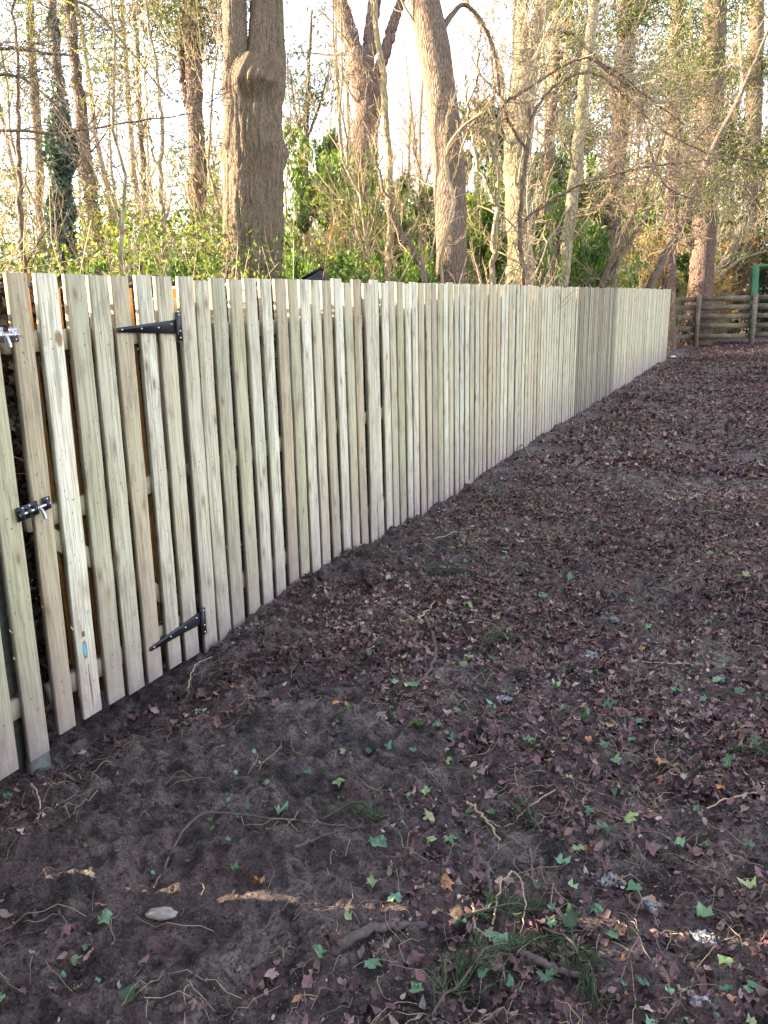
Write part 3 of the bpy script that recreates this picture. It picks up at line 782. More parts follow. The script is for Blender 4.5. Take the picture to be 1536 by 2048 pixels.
g = Geo(); leaves(g, rg, C, .062, rtint(rg, len(C)), .85); g.build("ivy", M['leaf_ivy'], r_, base)

# medium and thin trees (x,y,w bottom -> top), depth
TW = [G1(11, (1, 2.2), rr=.16, tmin=.2), G1(6, (.4, 1.0)), G1(5, (.15, .45), n=4)]
TS = [G1(10, (.5, 1.3), tmin=.2), G1(5, (.2, .6)), G1(3, (.1, .3), n=4)]
spec = [
 ("tree", "reddish trunk leaning left just behind the ivy clad trunk", [[(200, 548, 26), (196, 470, 27), (180, 380, 28), (168, 290, 27), (158, 200, 24), (148, 100, 20), (140, 0, 18), (130, -200, 10)]], 14, 'bark_pine', 'twig_tan', TW, 31, 12, (6500, 0.13799999999999998, 0.25, 0.2), 'leaf_pine'),
 ("tree", "upright half sunlit pine trunk left of the stout trunk", [[(396, 552, 36), (394, 470, 34), (396, 400, 34), (395, 320, 34), (392, 240, 32), (388, 150, 34), (385, 60, 34), (384, -20, 32), (380, -220, 20)], [(392, 250, 14), (372, 200, 12), (362, 120, 12), (368, 40, 11), (360, -40, 8)]], 13, 'bark_pine', 'twig_tan', TW, 32, 14, (9360, 0.13799999999999998, 0.22, 0.2), 'leaf_pine'),
 ("sapling", "slender pale stem standing before the open sky, left of the pine", [[(328, 548, 11), (326, 450, 11), (320, 360, 10), (324, 270, 8), (316, 160, 7), (300, 60, 6), (284, -30, 5)], [(322, 340, 7), (305, 300, 5), (292, 200, 4), (286, 60, 3)]], 10, 'bark_pale', 'twig_pale', TS, 33, 8, None, None),
 ("sapling", "thin brown stem with gaps of sky on both sides, far behind the pale one", [[(292, 548, 12), (292, 440, 12), (286, 340, 12), (280, 240, 11), (278, 150, 9), (270, 20, 8), (262, -120, 6)]], 15, 'bark_grey', 'twig_tan', TS, 34, 8, None, None),
 ("sapling", "dark slim upright stem near the picture's left border", [[(48, 548, 12), (44, 460, 12), (40, 360, 10), (36, 250, 9), (34, 150, 7), (28, 20, 6), (24, -80, 5)]], 8.5, 'bark_grey', 'twig_dark', TS, 35, 8, None, None),
 ("tree", "greyish trunk among twigs, behind and left of the ivy clad one", [[(84, 548, 18), (80, 440, 18), (78, 320, 18), (70, 200, 18), (62, 80, 16), (56, -40, 14), (48, -220, 8)]], 16, 'bark_grey', 'twig_tan', TW, 36, 10, (6760, 0.1495, 0.3, 0.2), 'leaf_pine'),
 ("sapling", "light wavy stem between the forked trunk and the leaning one", [[(776, 566, 14), (778, 480, 15), (781, 400, 15), (776, 310, 15), (772, 230, 14), (768, 150, 13), (756, 90, 12), (750, 20, 10), (748, -80, 8)]], 12.5, 'bark_pale', 'twig_tan', TW, 37, 10, None, None),
 ("tree", "slanting pale trunk lit on its left edge, right of the sunlit one", [[(1124, 574, 24), (1134, 480, 25), (1148, 380, 25), (1156, 300, 25), (1166, 200, 24), (1178, 100, 22), (1188, 0, 20), (1198, -120, 16), (1210, -280, 10)]], 14, 'bark_pale', 'twig_tan', TW, 38, 12, None, None),
 ("tree", "orange brown pine trunk, the widest right of the slanting pale one", [[(1212, 574, 34), (1222, 480, 36), (1230, 400, 36), (1234, 320, 36), (1242, 240, 34), (1248, 140, 36), (1256, 50, 36), (1260, -40, 32), (1266, -240, 20)]], 17, 'bark_pine', 'twig_tan', TW, 39, 14, (8840, 0.1725, 0.3, 0.2), 'leaf_pine'),
 ("tree", "dark trunk leaning hard to the right over the fence's far end", [[(1298, 580, 17.3), (1330, 510, 15.8), (1362, 440, 15.1), (1385, 390, 14.4), (1410, 330, 13.0), (1450, 250, 10.8), (1480, 190, 8.6), (1515, 110, 6.5), (1550, 30, 4.3)]], 21, 'bark_grey', 'twig_dark', TW, 40, 10, None, None),
 ("tree", "broad hazy pine trunk high on the picture's right side", [[(1400, 580, 48), (1408, 450, 50), (1414, 330, 52), (1418, 220, 54), (1424, 120, 50), (1430, 20, 46), (1436, -120, 36), (1440, -260, 20)]], 27, 'bark_pine', 'twig_tan', TW, 41, 14, (10920, 0.22999999999999998, 0.45, 0.2), 'leaf_pine'),
 ("tree", "brown upright trunk glimpsed between the two pines on the right", [[(1338, 576, 26), (1342, 440, 28), (1346, 300, 28), (1350, 160, 28), (1354, 20, 26), (1358, -160, 16)]], 25, 'bark_pine', 'twig_tan', TW, 42, 12, (7800, 0.207, 0.4, 0.2), 'leaf_pine'),
 ("tree", "narrow shaded trunk right behind the sunlit one", [[(1082, 572, 20), (1086, 460, 20), (1096, 340, 20), (1104, 220, 20), (1112, 100, 20), (1120, -20, 18), (1130, -200, 10)]], 19, 'bark_grey', 'twig_tan', TW, 43, 10, (7280, 0.1725, 0.3, 0.2), 'leaf_pine'),
 ("sapling", "forking whippy stems rising left of the sunlit trunk", [[(985, 570, 12), (990, 470, 12), (996, 380, 11), (990, 300, 10), (1000, 220, 9)], [(994, 420, 8), (960, 340, 7), (940, 250, 6), (930, 150, 5)], [(992, 330, 7), (965, 260, 6), (955, 160, 5), (960, 60, 4)]], 10.5, 'bark_pale', 'twig_tan', TS, 44, 8, None, None),
 ("sapling", "crooked dark stem bending left low beside the leaning brown trunk", [[(850, 566, 13), (836, 520, 13), (808, 470, 12), (790, 440, 10), (772, 390, 8), (750, 330, 6)]], 9.5, 'bark_grey', 'twig_tan', TS, 45, 8, None, None),
 ("tree", "bare bushy top tree, dark against sky right of the stout trunk", [[(612, 560, 14), (613, 420, 13), (612, 300, 12), (615, 200, 10), (618, 120, 8), (622, 60, 6), (624, 20, 4)], [(612, 300, 7), (590, 220, 5), (580, 140, 4)], [(614, 280, 6), (640, 210, 5), (655, 150, 3)]], 18, 'bark_grey', 'twig_dark', TS, 46, 8, (1400, .12, .15, .3), 'leaf_dark'),
 ("tree", "far brown pine trunk at the very edge of the picture's upper right", [[(1500, 570, 34), (1502, 420, 34), (1506, 260, 34), (1510, 120, 32), (1514, -20, 30), (1520, -200, 16)]], 33, 'bark_grey', 'twig_tan', TW, 47, 10, (9360, 0.253, 0.5, 0.2), 'leaf_pine'),
]
for (nm, lb, st, d, bk, tw, gens, sd, k, leaf, lm) in spec:
    tree_px(nm, lb, "tree" if nm == "tree" else "sapling", st, d, M[bk], M[tw], gens, sd, None, k, leaf, M[lm] if lm else None, 40, .012)

# arching branch shrub on the right and the fan of stems over the rail fence
tree_px("sapling", "spreading sapling whose dark arching boughs cross the pines on the right", "sapling",
        [[(1052, 574, 9.9), (1040, 480, 9.3), (1044, 380, 8.7), (1056, 290, 8.1), (1060, 215, 7.4)],
         [(1052, 300, 6.2), (1010, 215, 6.2), (1060, 175, 5.6), (1130, 130, 5.0), (1180, 118, 5.0), (1240, 150, 4.3), (1290, 190, 3.7), (1370, 250, 2.5)],
         [(1056, 250, 6.2), (1100, 180, 5.6), (1180, 145, 5.0), (1260, 200, 5.0), (1310, 250, 4.3), (1400, 300, 3.1), (1500, 320, 2.5)],
         [(1050, 440, 6.2), (1090, 410, 5.0), (1160, 370, 5.0), (1240, 345, 4.3), (1330, 330, 3.7), (1420, 320, 2.5)],
         [(1180, 118, 5.0), (1240, 160, 5.0), (1280, 200, 5.0), (1300, 300, 4.3), (1330, 370, 3.7), (1390, 400, 2.5)]],
        10.5, M['bark_grey'], M['twig_tan'], [G1(16, (.8, 1.7), up=-.02, tmin=.1, rr=.5), G1(7, (.3, .9), up=0, rr=.45), G1(4, (.12, .35), n=4)], 51, k=8, m=50, jit=.006)
tree_px("shrub", "fan of bare grey stems springing up above the post and rail fence", "shrub",
        [[(1360, 612, 9), (1385, 585, 9), (1420, 560, 9), (1450, 520, 7), (1475, 470, 6), (1500, 410, 4)],
         [(1362, 608, 8), (1395, 590, 8), (1435, 555, 7), (1480, 520, 6), (1540, 500, 4)],
         [(1365, 604, 8), (1395, 560, 7), (1425, 510, 6), (1440, 450, 5), (1470, 380, 3)],
         [(1370, 600, 7), (1410, 575, 6), (1440, 535, 6), (1490, 470, 5), (1545, 420, 3)],
         [(1350, 608, 6), (1375, 560, 6), (1390, 510, 5), (1400, 450, 4), (1425, 390, 3)]],
        31.5, M['bark_pale'], M['twig_pale'], [G1(9, (1.2, 2.6), (15, 45), up=.2, tmin=.2), G1(5, (.4, 1.1), (15, 45)), G1(3, (.2, .5), n=4)], 52, k=7, m=30, jit=.012)
tree_px("sapling", "pair of reddish stems leaning right beside the orange brown pine", "sapling",
        [[(1200, 576, 10), (1235, 500, 10), (1270, 420, 9), (1300, 350, 8), (1330, 270, 6), (1360, 180, 4)],
         [(1215, 560, 9), (1262, 480, 8), (1310, 400, 7), (1360, 320, 5), (1420, 250, 3)]],
        15, M['bark_grey'], M['twig_tan'], TW, 53, k=7, m=36, jit=.01)

# overhanging boughs of trees beyond the picture's left border
tree_px("tree", "tree out of frame whose bare boughs reach in from the left border", "tree",
        [[(-260, 560, 40), (-250, 400, 38), (-240, 250, 34), (-230, 100, 30), (-220, -100, 20)],
         [(-240, 150, 14), (-120, 110, 10), (0, 96, 7), (80, 104, 6), (155, 112, 4)],
         [(-240, 330, 12), (-120, 290, 9), (0, 262, 6), (120, 266, 5), (220, 250, 4), (400, 225, 2)],
         [(-240, 60, 12), (-80, -40, 10), (60, -20, 7), (170, 10, 6), (250, 90, 4), (330, 190, 3)],
         [(-240, 260, 12), (-100, 180, 9), (20, 150, 6), (100, 200, 5), (170, 300, 4), (200, 380, 2)]],
        7.5, M['bark_grey'], M['twig_dark'], [G1(16, (.6, 1.4), up=.02, tmin=.15), G1(5, (.25, .7), up=0), G1(4, (.1, .3), n=4)], 54, k=8, m=46, jit=.004)

# ------------------------------------------------------------------ bushes
def bush_mesh(rng, g, gs, r, h, nclump, nleaf, size, tint=(0, 1), asp=.55, stems=14):
    """leafy bush standing at the origin, radius r, height h"""
    th = rng.uniform(0, 2*np.pi, nclump); rad = r*np.sqrt(rng.uniform(0, 1, nclump)); zz = h*rng.uniform(.06, 1, nclump)
    f = np.sqrt(np.clip(1-(zz/h-.35)**2/.55, .05, 1)); C = np.stack([np.cos(th)*rad*f, np.sin(th)*rad*f, zz], 1)
    cs = rng.uniform(.10, .26, nclump)*r
    idx = rng.integers(0, nclump, nleaf)
    Q = C[idx]+norm(rng.normal(size=(nleaf, 3)))*(cs[idx]*rng.uniform(.3, 1, nleaf)**.6)[:, None]*[1, 1, .8]
    ct = rng.uniform(tint[0], tint[1], nclump); T = np.stack([np.clip(ct[idx]+rng.normal(0, .15, nleaf), 0, 1), rng.uniform(0, 1, nleaf), rng.uniform(0, 1, nleaf)], 1)
    Q[:, 2] = np.maximum(Q[:, 2], .02)
    leaves(g, rng, Q, size, T, asp)
    P = []
    for c in C[rng.integers(0, nclump, stems)]:
        b = np.array([rng.normal(0, .12*r), rng.normal(0, .12*r), 0]); m_ = (b+c)/2+rng.normal(size=3)*.08*r
        P.append(smooth_path(np.array([[*b, 0], [*m_, 0], [*c, 0]]), 6)[:, :3])
    P = np.array(P); R = np.tile(np.linspace(.02, .006, 6), (len(P), 1)); tubes(gs, P, R, 4)
    P1, R1 = sprout(rng, P, R, 8, (.3*r, .8*r), (25, 65), .5, n=5, tmin=.3); tubes(gs, P1, R1, 3)
    P2, R2 = sprout(rng, P1, R1, 5, (.12*r, .4*r), (25, 65), .6, n=4); tubes(gs, P2, R2, 3)

PROTO = {}
def proto(kind):
    if kind in PROTO: return PROTO[kind]
    rng = np.random.default_rng(100+len(PROTO)); g = Geo(); gs = Geo()
    if kind == 'holly': bush_mesh(rng, g, gs, 1, 2.6, 90, 11000, .085); ms = 'leaf_green', 'twig_tan'
    if kind == 'holly2': bush_mesh(rng, g, gs, 1, 1.7, 70, 9000, .075, (.3, 1)); ms = 'leaf_green', 'twig_tan'
    if kind == 'dark': bush_mesh(rng, g, gs, 1, 2.4, 90, 11000, .09); ms = 'leaf_dark', 'twig_dark'
    if kind == 'tan': bush_mesh(rng, g, gs, 1, 2.2, 70, 3600, .06, stems=60); ms = 'leaf_tan', 'twig_tan'
    if kind == 'mixed': bush_mesh(rng, g, gs, 1, 2.3, 70, 5200, .07, (.4, 1), stems=44); ms = 'leaf_green', 'twig_pale'
    if kind == 'rust': bush_mesh(rng, g, gs, 1, 2.4, 30, 1800, .07); ms = 'leaf_red', 'twig_tan'
    o1 = g.build("foliage", M[ms[0]]); o2 = gs.build("stems", M[ms[1]])
    me = (o1.data, o2.data); bpy.data.objects.remove(o1); bpy.data.objects.remove(o2)
    PROTO[kind] = me; return me
def bush(kind, x, ytop, wpx, d, label, group, cat="bush", seed=0):
    rng = np.random.default_rng(seed+int(x)+int(d*10))
    q = at_depth(x, ytop, d); rad = .5*wpx*d/F_PX
    base = (q[0], q[1], float(gz(q[0], q[1]))-.02)
    hk = {'holly': 2.6, 'holly2': 1.7, 'dark': 2.4, 'tan': 2.2, 'mixed': 2.3, 'rust': 2.4}[kind]
    for _ in range(60):            # keep every bush behind the boards or beyond the rail fence
        if q[0] < -2.75-rad*.9 or q[1] > 31.5+rad: break
        d *= 1.04; q = at_depth(x, ytop, d); rad = .5*wpx*d/F_PX
    base = (q[0], q[1], float(gz(q[0], q[1]))-.02)
    r = empty("bush", base, label, cat, group)
    sz = (q[2]+.02)/hk/1.0
    r.scale = (rad, rad, sz*.95); r.rotation_euler.z = rng.uniform(0, 6.28)
    for me, nm in zip(proto(kind), ("foliage", "stems")):
        o = bpy.data.objects.new(nm, me); COL.objects.link(o); o.parent = r
    return r
bl = [
 ('holly', 770, 330, 190, 17, "upright green bush behind the wavy light stem"),
 ('mixed', 1010, 300, 190, 17, "tall loose bush with yellow leaves at the sunlit trunk's left side"),
 ('holly', 1130, 350, 170, 17, "green bush framed between the sunlit and slanting trunks"),
 ('mixed', 1200, 300, 200, 21, "tall loose yellow green bush behind the orange brown pine"),
 ('holly', 1300, 360, 190, 23, "broad green bush behind the pair of reddish stems"),
 ('mixed', 1390, 350, 210, 33, "tall thin leaved bush behind the broad hazy pine"),
 ('tan', 1470, 430, 180, 33, "golden brown brush between the hazy pine and the green goal"),
 ('mixed', 860, 400, 150, 18, "pale green bush showing both sides of the leaning trunk's middle"),
 ('tan', 150, 430, 170, 17, "golden twiggy brush between the ivy clad trunk and the reddish one"),
 ('holly', 622, 240, 200, 14, "tall green evergreen bush between the stout trunk and the forked one"),
 ('mixed', 700, 290, 220, 13, "twiggy yellow green bush under the purplish forked trunk"),
 ('holly', 820, 350, 220, 15, "leafy evergreen bush left of the leaning brown trunk"),
 ('dark', 965, 190, 190, 19, "tall dark evergreen bush between the leaning trunk and the sunlit one"),
 ('holly', 960, 380, 160, 12.5, "green bush low between the leaning trunk and the sunlit one"),
 ('dark', 1100, 290, 150, 20, "dark bush just right of the sunlit trunk"),
 ('holly', 1175, 430, 120, 13, "yellow green leafy bush right of the slanting pale trunk"),
 ('dark', 1145, 210, 120, 25, "tall shaded evergreen far behind the slanting pale trunk"),
 ('tan', 1270, 410, 190, 18, "tangle of tan twigs beside the orange brown pine"),
 ('tan', 1370, 440, 210, 24, "brown twiggy thicket behind the fence's far end"),
 ('mixed', 1310, 500, 150, 19, "low green and brown bush under the leaning dark trunk"),
 ('dark', 1440, 440, 190, 36, "dark green bush far beyond the rail fence"),
 ('dark', 1545, 395, 200, 38, "big dark evergreen behind the green goal"),
 ('dark', 1500, 480, 150, 34, "low dark evergreen close behind the green goal"),
 ('rust', 1455, 545, 26, 31, "narrow rust red dead shrub behind the rail fence"),
 ('tan', 1410, 560, 110, 29.8, "low tan bush right behind the rail fence"),
 ('holly2', 300, 470, 240, 13, "broad yellow green bush under the slender pale stem"),
 ('mixed', 430, 330, 110, 15, "yellowish twiggy bush hugging the left side of the stout trunk"),
 ('tan', 235, 400, 150, 15, "tan twiggy bush right of the ivy clad trunk"),
 ('dark', 85, 500, 90, 10, "small dark leafy bush at the foot of the ivy clad trunk"),
 ('tan', 20, 420, 190, 14, "tan thicket by the picture's left border"),
 ('mixed', 560, 440, 130, 11, "leafy bush peeping right of the stout trunk's foot"),
 ('tan', 665, 430, 130, 12, "reddish tan brush below the tall green bush"),
 ('holly2', 700, 500, 190, 9.5, "low glossy green bush just over the fence, left of the wavy stem"),
 ('holly2', 830, 485, 140, 9.8, "low glossy green bush just over the fence, left of the leaning trunk"),
 ('holly2', 600, 505, 130, 8, "low green bush just over the fence, beside the stout trunk"),
 ('mixed', 1090, 480, 110, 12, "bush with yellow leaves between the sunlit and slanting trunks"),
 ('holly2', 370, 515, 160, 8, "low bush just over the fence, left of the stout trunk"),
 ('holly2', 180, 515, 170, 8, "low bush just over the fence, right of the ivy clad trunk"),
 ('holly2', 0, 525, 140, 8, "low bush just over the fence at the left border"),
]
for i, (kd, x, yt, wp, d, lb) in enumerate(bl): bush(kd, x, yt, wp, d, lb, None, seed=i)

# understorey hedge behind the boards, and the brush towards the sun
def undergrowth():
    rng = np.random.default_rng(77)
    def wall(n, ya, yb, size, mat_, name, label, xa=-2.72, xb=-3.3, asp=.75, top0=1.765):  # leaf wall placed and topped to keep low sun off the boards
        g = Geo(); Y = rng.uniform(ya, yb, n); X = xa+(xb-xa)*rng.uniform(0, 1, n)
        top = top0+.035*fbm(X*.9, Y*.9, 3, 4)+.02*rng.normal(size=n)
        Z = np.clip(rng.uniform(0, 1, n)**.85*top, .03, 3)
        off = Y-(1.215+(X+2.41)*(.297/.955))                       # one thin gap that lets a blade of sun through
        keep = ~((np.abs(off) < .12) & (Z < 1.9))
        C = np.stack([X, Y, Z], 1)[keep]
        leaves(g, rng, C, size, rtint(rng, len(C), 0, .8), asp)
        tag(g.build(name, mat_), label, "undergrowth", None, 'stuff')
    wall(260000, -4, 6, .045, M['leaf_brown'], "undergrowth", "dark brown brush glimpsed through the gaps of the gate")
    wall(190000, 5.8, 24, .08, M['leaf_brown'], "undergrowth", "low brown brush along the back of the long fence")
    # sunny green growth a step further back
    n = 230000; X = -3.6-rng.uniform(0, 1, n)**1.2*9; Y = rng.uniform(1, 32, n)
    Z = rng.uniform(0, 1, n)**.7*(1.60+.15*(-X-3)+np.clip(Y-6, 0, 14)*.05+.9*fbm(X*.6, Y*.6, 3, 6)); kp = fbm(X*.6, Y*.6, 2, 19) > -.15
    g = Geo(); C = np.stack([X, Y, np.maximum(Z, .03)], 1)[kp]; leaves(g, rng, C, .062, np.stack([np.clip(.42+.5*fbm(C[:, 0]*.9, C[:, 1]*.9+C[:, 2], 3, 33)+rng.normal(0, .2, len(C)), 0, 1), rng.uniform(0, 1, len(C)), rng.uniform(0, 1, len(C))], 1), .55)
    tag(g.build("undergrowth", M['leaf_mix']), "sunny yellow green ground growth deeper in the wood", "undergrowth", None, 'stuff')
    g = Geo(); n = 10000
    S = np.stack([-3.0-rng.uniform(0, 1, n)**1.2*9, rng.uniform(-2, 32, n), np.full(n, .02)], 1)
    P = np.empty((n, 7, 3)); P[:, 0] = S; d = norm(rng.normal(size=(n, 3))*.6+[0, 0, 1.0]); L = rng.uniform(1.2, 2.4, n)*(1+.09*(-S[:, 0]-3))
    for j in range(1, 7):
        d = norm(d+rng.normal(size=(n, 3))*.2-np.array([0, 0, .14])); P[:, j] = P[:, j-1]+d*(L/6)[:, None]
    P[..., 2] = np.maximum(P[..., 2], .02)
    P[..., 0] = np.minimum(P[..., 0], -2.65)
    R = rng.uniform(.003, .008, n)[:, None]*np.linspace(1, .4, 7)[None]
    k_ = np.abs(P[:, 0, 1]-(1.215+(P[:, 0, 0]+2.41)*.311)) > .5; P = P[k_]; R = R[k_]
    tubes(g, P, R, 3)
    P1, R1 = sprout(rng, P, R, 2, (.3, .8), (25, 70), .7, n=4, tmin=.4); P1[..., 0] = np.minimum(P1[..., 0], -2.65); tubes(g, P1, R1, 3)
    tag(g.build("brushwood", M['twig_tan']), "tangled tan bramble stems and brushwood behind the fence", "brushwood", None, 'stuff')
undergrowth()

def far_wood():
    rng = np.random.default_rng(78); g = Geo(); n = 110000
    a = rng.uniform(-1.15, .35, n); D = rng.uniform(36, 60, n)
    X = np.sin(a)*D; Y = np.cos(a)*D
    ss = np.clip((a+.42)/.40, 0, 1); top = 3.6+6.5*ss+(2.2+2*ss)*fbm(a*14, a*0+D*.08, 4, 2); Z = rng.uniform(0, 1, n)*top
    C = np.stack([X, Y, Z], 1); leaves(g, rng, C, .26, rtint(rng, n), .5)
    tag(g.build("distant_woods", M['leaf_far']), "distant pale woodland filling the view between the trunks", "woods", None, 'stuff')
    g = Geo(); n = 150; a = -1.15+1.5*rng.uniform(0, 1, n)**.6; D = rng.uniform(34, 58, n)
    B = np.stack([np.sin(a)*D, np.cos(a)*D, a*0], 1); H = rng.uniform(7, 15, n)
    P = B[:, None, :]+np.linspace(0, 1, 8)[None, :, None]*np.stack([rng.normal(0, 1.0, n), rng.normal(0, 1, n), H], 1)[:, None, :]+rng.normal(size=(n, 8, 3))*.08
    R = rng.uniform(.07, .18, n)[:, None]*np.linspace(1, .3, 8)[None]; tubes(g, P, R, 6)
    P1, R1 = sprout(rng, P, R, 14, (1.5, 4), (35, 75), .4, n=5, tmin=.25); tubes(g, P1, R1, 3)
    P2, R2 = sprout(rng, P1, R1, 5, (.6, 1.8), (30, 65), .5, n=4); tubes(g, P2, np.maximum(R2, .008), 3)
    tag(g.build("distant_bare_trees", M['twig_tan']), "far mass of thin bare trees beyond the near trunks", "woods", None, 'stuff')
far_wood()
def rear_sky_screen():
    rng = np.random.default_rng(79); g = Geo(); n = 26000
    a = rng.uniform(math.radians(118), math.radians(222), n); D = rng.uniform(13, 19, n)      # round from the right to behind the camera, added to dim sky light
    C = np.stack([np.sin(a)*D, np.cos(a)*D, rng.uniform(0, 1, n)*(9+2*fbm(a*9, a*0, 3, 3))], 1)
    leaves(g, rng, C, .55, rtint(rng, n), .7)
    tag(g.build("unseen_leaf_screen", M['leaf_dark']), "dark evergreen wood standing behind the photographer", "woods", None, 'stuff')
rear_sky_screen()
# thin bare saplings through the wood
def sapling_proto(seed, H):
    rng = np.random.default_rng(seed); g = Geo(); n = 14
    S = np.zeros((1, n, 3)); S[0, :, 2] = np.linspace(0, H, n); S[0, 1:, :2] = np.cumsum(rng.normal(0, .05, (n-1, 2))+rng.normal(0, .05, 2), 0)
    R = np.linspace(.028, .006, n)[None]; tubes(g, S, R, 7); o1 = g.build("trunk", M['bark_pale'], smooth=True); g = Geo()
    P1, R1 = sprout(rng, S, R, 22, (.7, 1.9), (20, 55), .5, n=7, wander=.16, up=.15, tmin=.12)
    P2, R2 = sprout(rng, P1, R1, 8, (.25, .8), (25, 60), .5, n=5, wander=.2, up=.1); P3, R3 = sprout(rng, P2, R2, 4, (.1, .35), (25, 60), .7, n=4)
    for a_, b_ in ((P1, R1), (P2, R2), (P3, R3)): tubes(g, a_, b_, 3)
    o2 = g.build("crown", M['twig_tan']); r = o1.data, o2.data
    bpy.data.objects.remove(o1); bpy.data.objects.remove(o2); return r
FENCE_SAVE = FENCE_LIM; FENCE_LIM = 1e9
SP = [sapling_proto(300, 4.2), sapling_proto(301, 5.6), sapling_proto(302, 3.4)]
FENCE_LIM = FENCE_SAVE
rs = np.random.default_rng(310)
for i in range(84):
    yy = rs.uniform(4, 34); xx = -4.6-rs.uniform(0, 1)**.8*(3+yy*.35)
    xx = min(xx, -5.2); dv = np.array([xx, yy, 1.8])-CP; dz_ = dv@fwd; pxx = CX+F_PX*(dv@CR)/dz_
    if (420 < pxx < 950 and dz_ < 10.5) or (40 < pxx < 200 and dz_ < 10.5): continue
    r = empty("sapling", (xx, yy, float(gz(xx, yy))-.03), "thin bare sapling with a haze of tan twigs, one of many in the wood", "sapling", "thin bare saplings through the wood")
    r.rotation_euler = (rs.normal(0, .06), rs.normal(0, .06), rs.uniform(0, 6.28)); k = rs.uniform(.8, 1.3); r.scale = (k, k, k)
    for me, nm in zip(SP[i % 3], ("trunk", "crown")):
        o = bpy.data.objects.new(nm, me); COL.objects.link(o); o.parent = r

# dark slanting timber end poking above the fence
g = Geo()
q0 = at_depth(596, 566, 7.6); q1 = at_depth(640, 541, 7.6); q2 = at_depth(652, 562, 7.6)
bk = norm(fwd*[1, 1, 0])
def slab(g, P, th):
    P = np.array(P); Q = P+th; n = len(P); v = np.concatenate([P, Q])
    for i in range(n): j = (i+1) % n; g.add(v, [[i, j, j+n, i+n]])
    g.add(v, [[0, 1, 2], [5, 4, 3]])
slab(g, [q0, q1, q2], bk*.45)
gr = (q1-q0); slab(g, [q0-np.array([0, 0, .0])-gr*.12+np.array([0, 0, .03]), q1+gr*.08+np.array([0, 0, .03]), q1+gr*.08+np.array([0, 0, .012])], bk*.5-bk*.0)
st_ = at_depth(628, 566, 7.6)+bk*.2
box(g, (st_[0]-.05, st_[1]-.05, 0), (st_[0]+.05, st_[1]+.05, st_[2]+.02))
bt = g.build("timber_end", M['felt'], None, (st_[0], st_[1], 0)); bt.location = (st_[0], st_[1], 0)
tag(bt, "dark slanting timber end poking above the fence right of the stout trunk", "timber")

# ------------------------------------------------------------------ things on the ground
def soil_bare(x, y):    # 1 where the soil is bare
    a = np.exp(-((x+1.55)/.75)**2-((y-1.9)/.95)**2)*1.5
    a = np.maximum(a, np.exp(-((x+2.25)/.22)**2)*.7)
    a = np.maximum(a, .8*np.exp(-((x+1.9)/.4)**2-((y-4.6)/.5)**2))
    return np.clip(a+.35*fbm(x*2.5, y*2.5, 3, 15), 0, 1)

def leaf_shapes(g, rng, X, Y, size, tint, lobes=False, lift=.012, tilt=.35, Z=None):
    m = len(X); nrm = norm(np.stack([rng.normal(0, tilt, m), rng.normal(0, tilt, m), np.ones(m)], 1))
    a = norm(np.cross(nrm, norm(rng.normal(size=(m, 3))))); b = np.cross(nrm, a)
    if lobes:
        an = np.radians([0, 20, 38, 58, 78, 105, 138, 180, 222, 255, 282, 302, 322, 340]); rd = np.array([1, .80, .66, .86, .62, .60, .68, .25, .68, .60, .62, .86, .66, .80])
    else:
        an = np.radians([0, 40, 85, 130, 180, 230, 275, 320]); rd = np.array([1, .62, .52, .58, .9, .58, .52, .62])
    k = len(an); C = np.stack([X, Y, (gz(X, Y) if Z is None else Z)+rng.uniform(.002, lift, m)], 1)
    r = rd[None]*rng.uniform(.78, 1.15, (m, k))*size[:, None]*.5
    curl = rng.normal(.25, .55, (m, 1))*r**2/np.maximum(size[:, None]*.5, 1e-4)+rng.normal(0, .10, (m, k))*size[:, None]
    curl = np.clip(curl, -.6*size[:, None], .6*size[:, None])
    V = C[:, None, :]+a[:, None, :]*(np.cos(an)[None, :, None]*r[..., None])+b[:, None, :]*(np.sin(an)[None, :, None]*r[..., None]*.85)+nrm[:, None, :]*curl[..., None]
    V = np.concatenate([C[:, None, :]-nrm[:, None, :]*0, V], 1); i = np.arange(m)[:, None]*(k+1)
    j = np.arange(k); F = np.stack([i+0*j, i+1+j, i+1+(j+1) % k], -1).reshape(-1, 3)
    g.add(V.reshape(-1, 3), F, np.repeat(tint, k+1, 0))

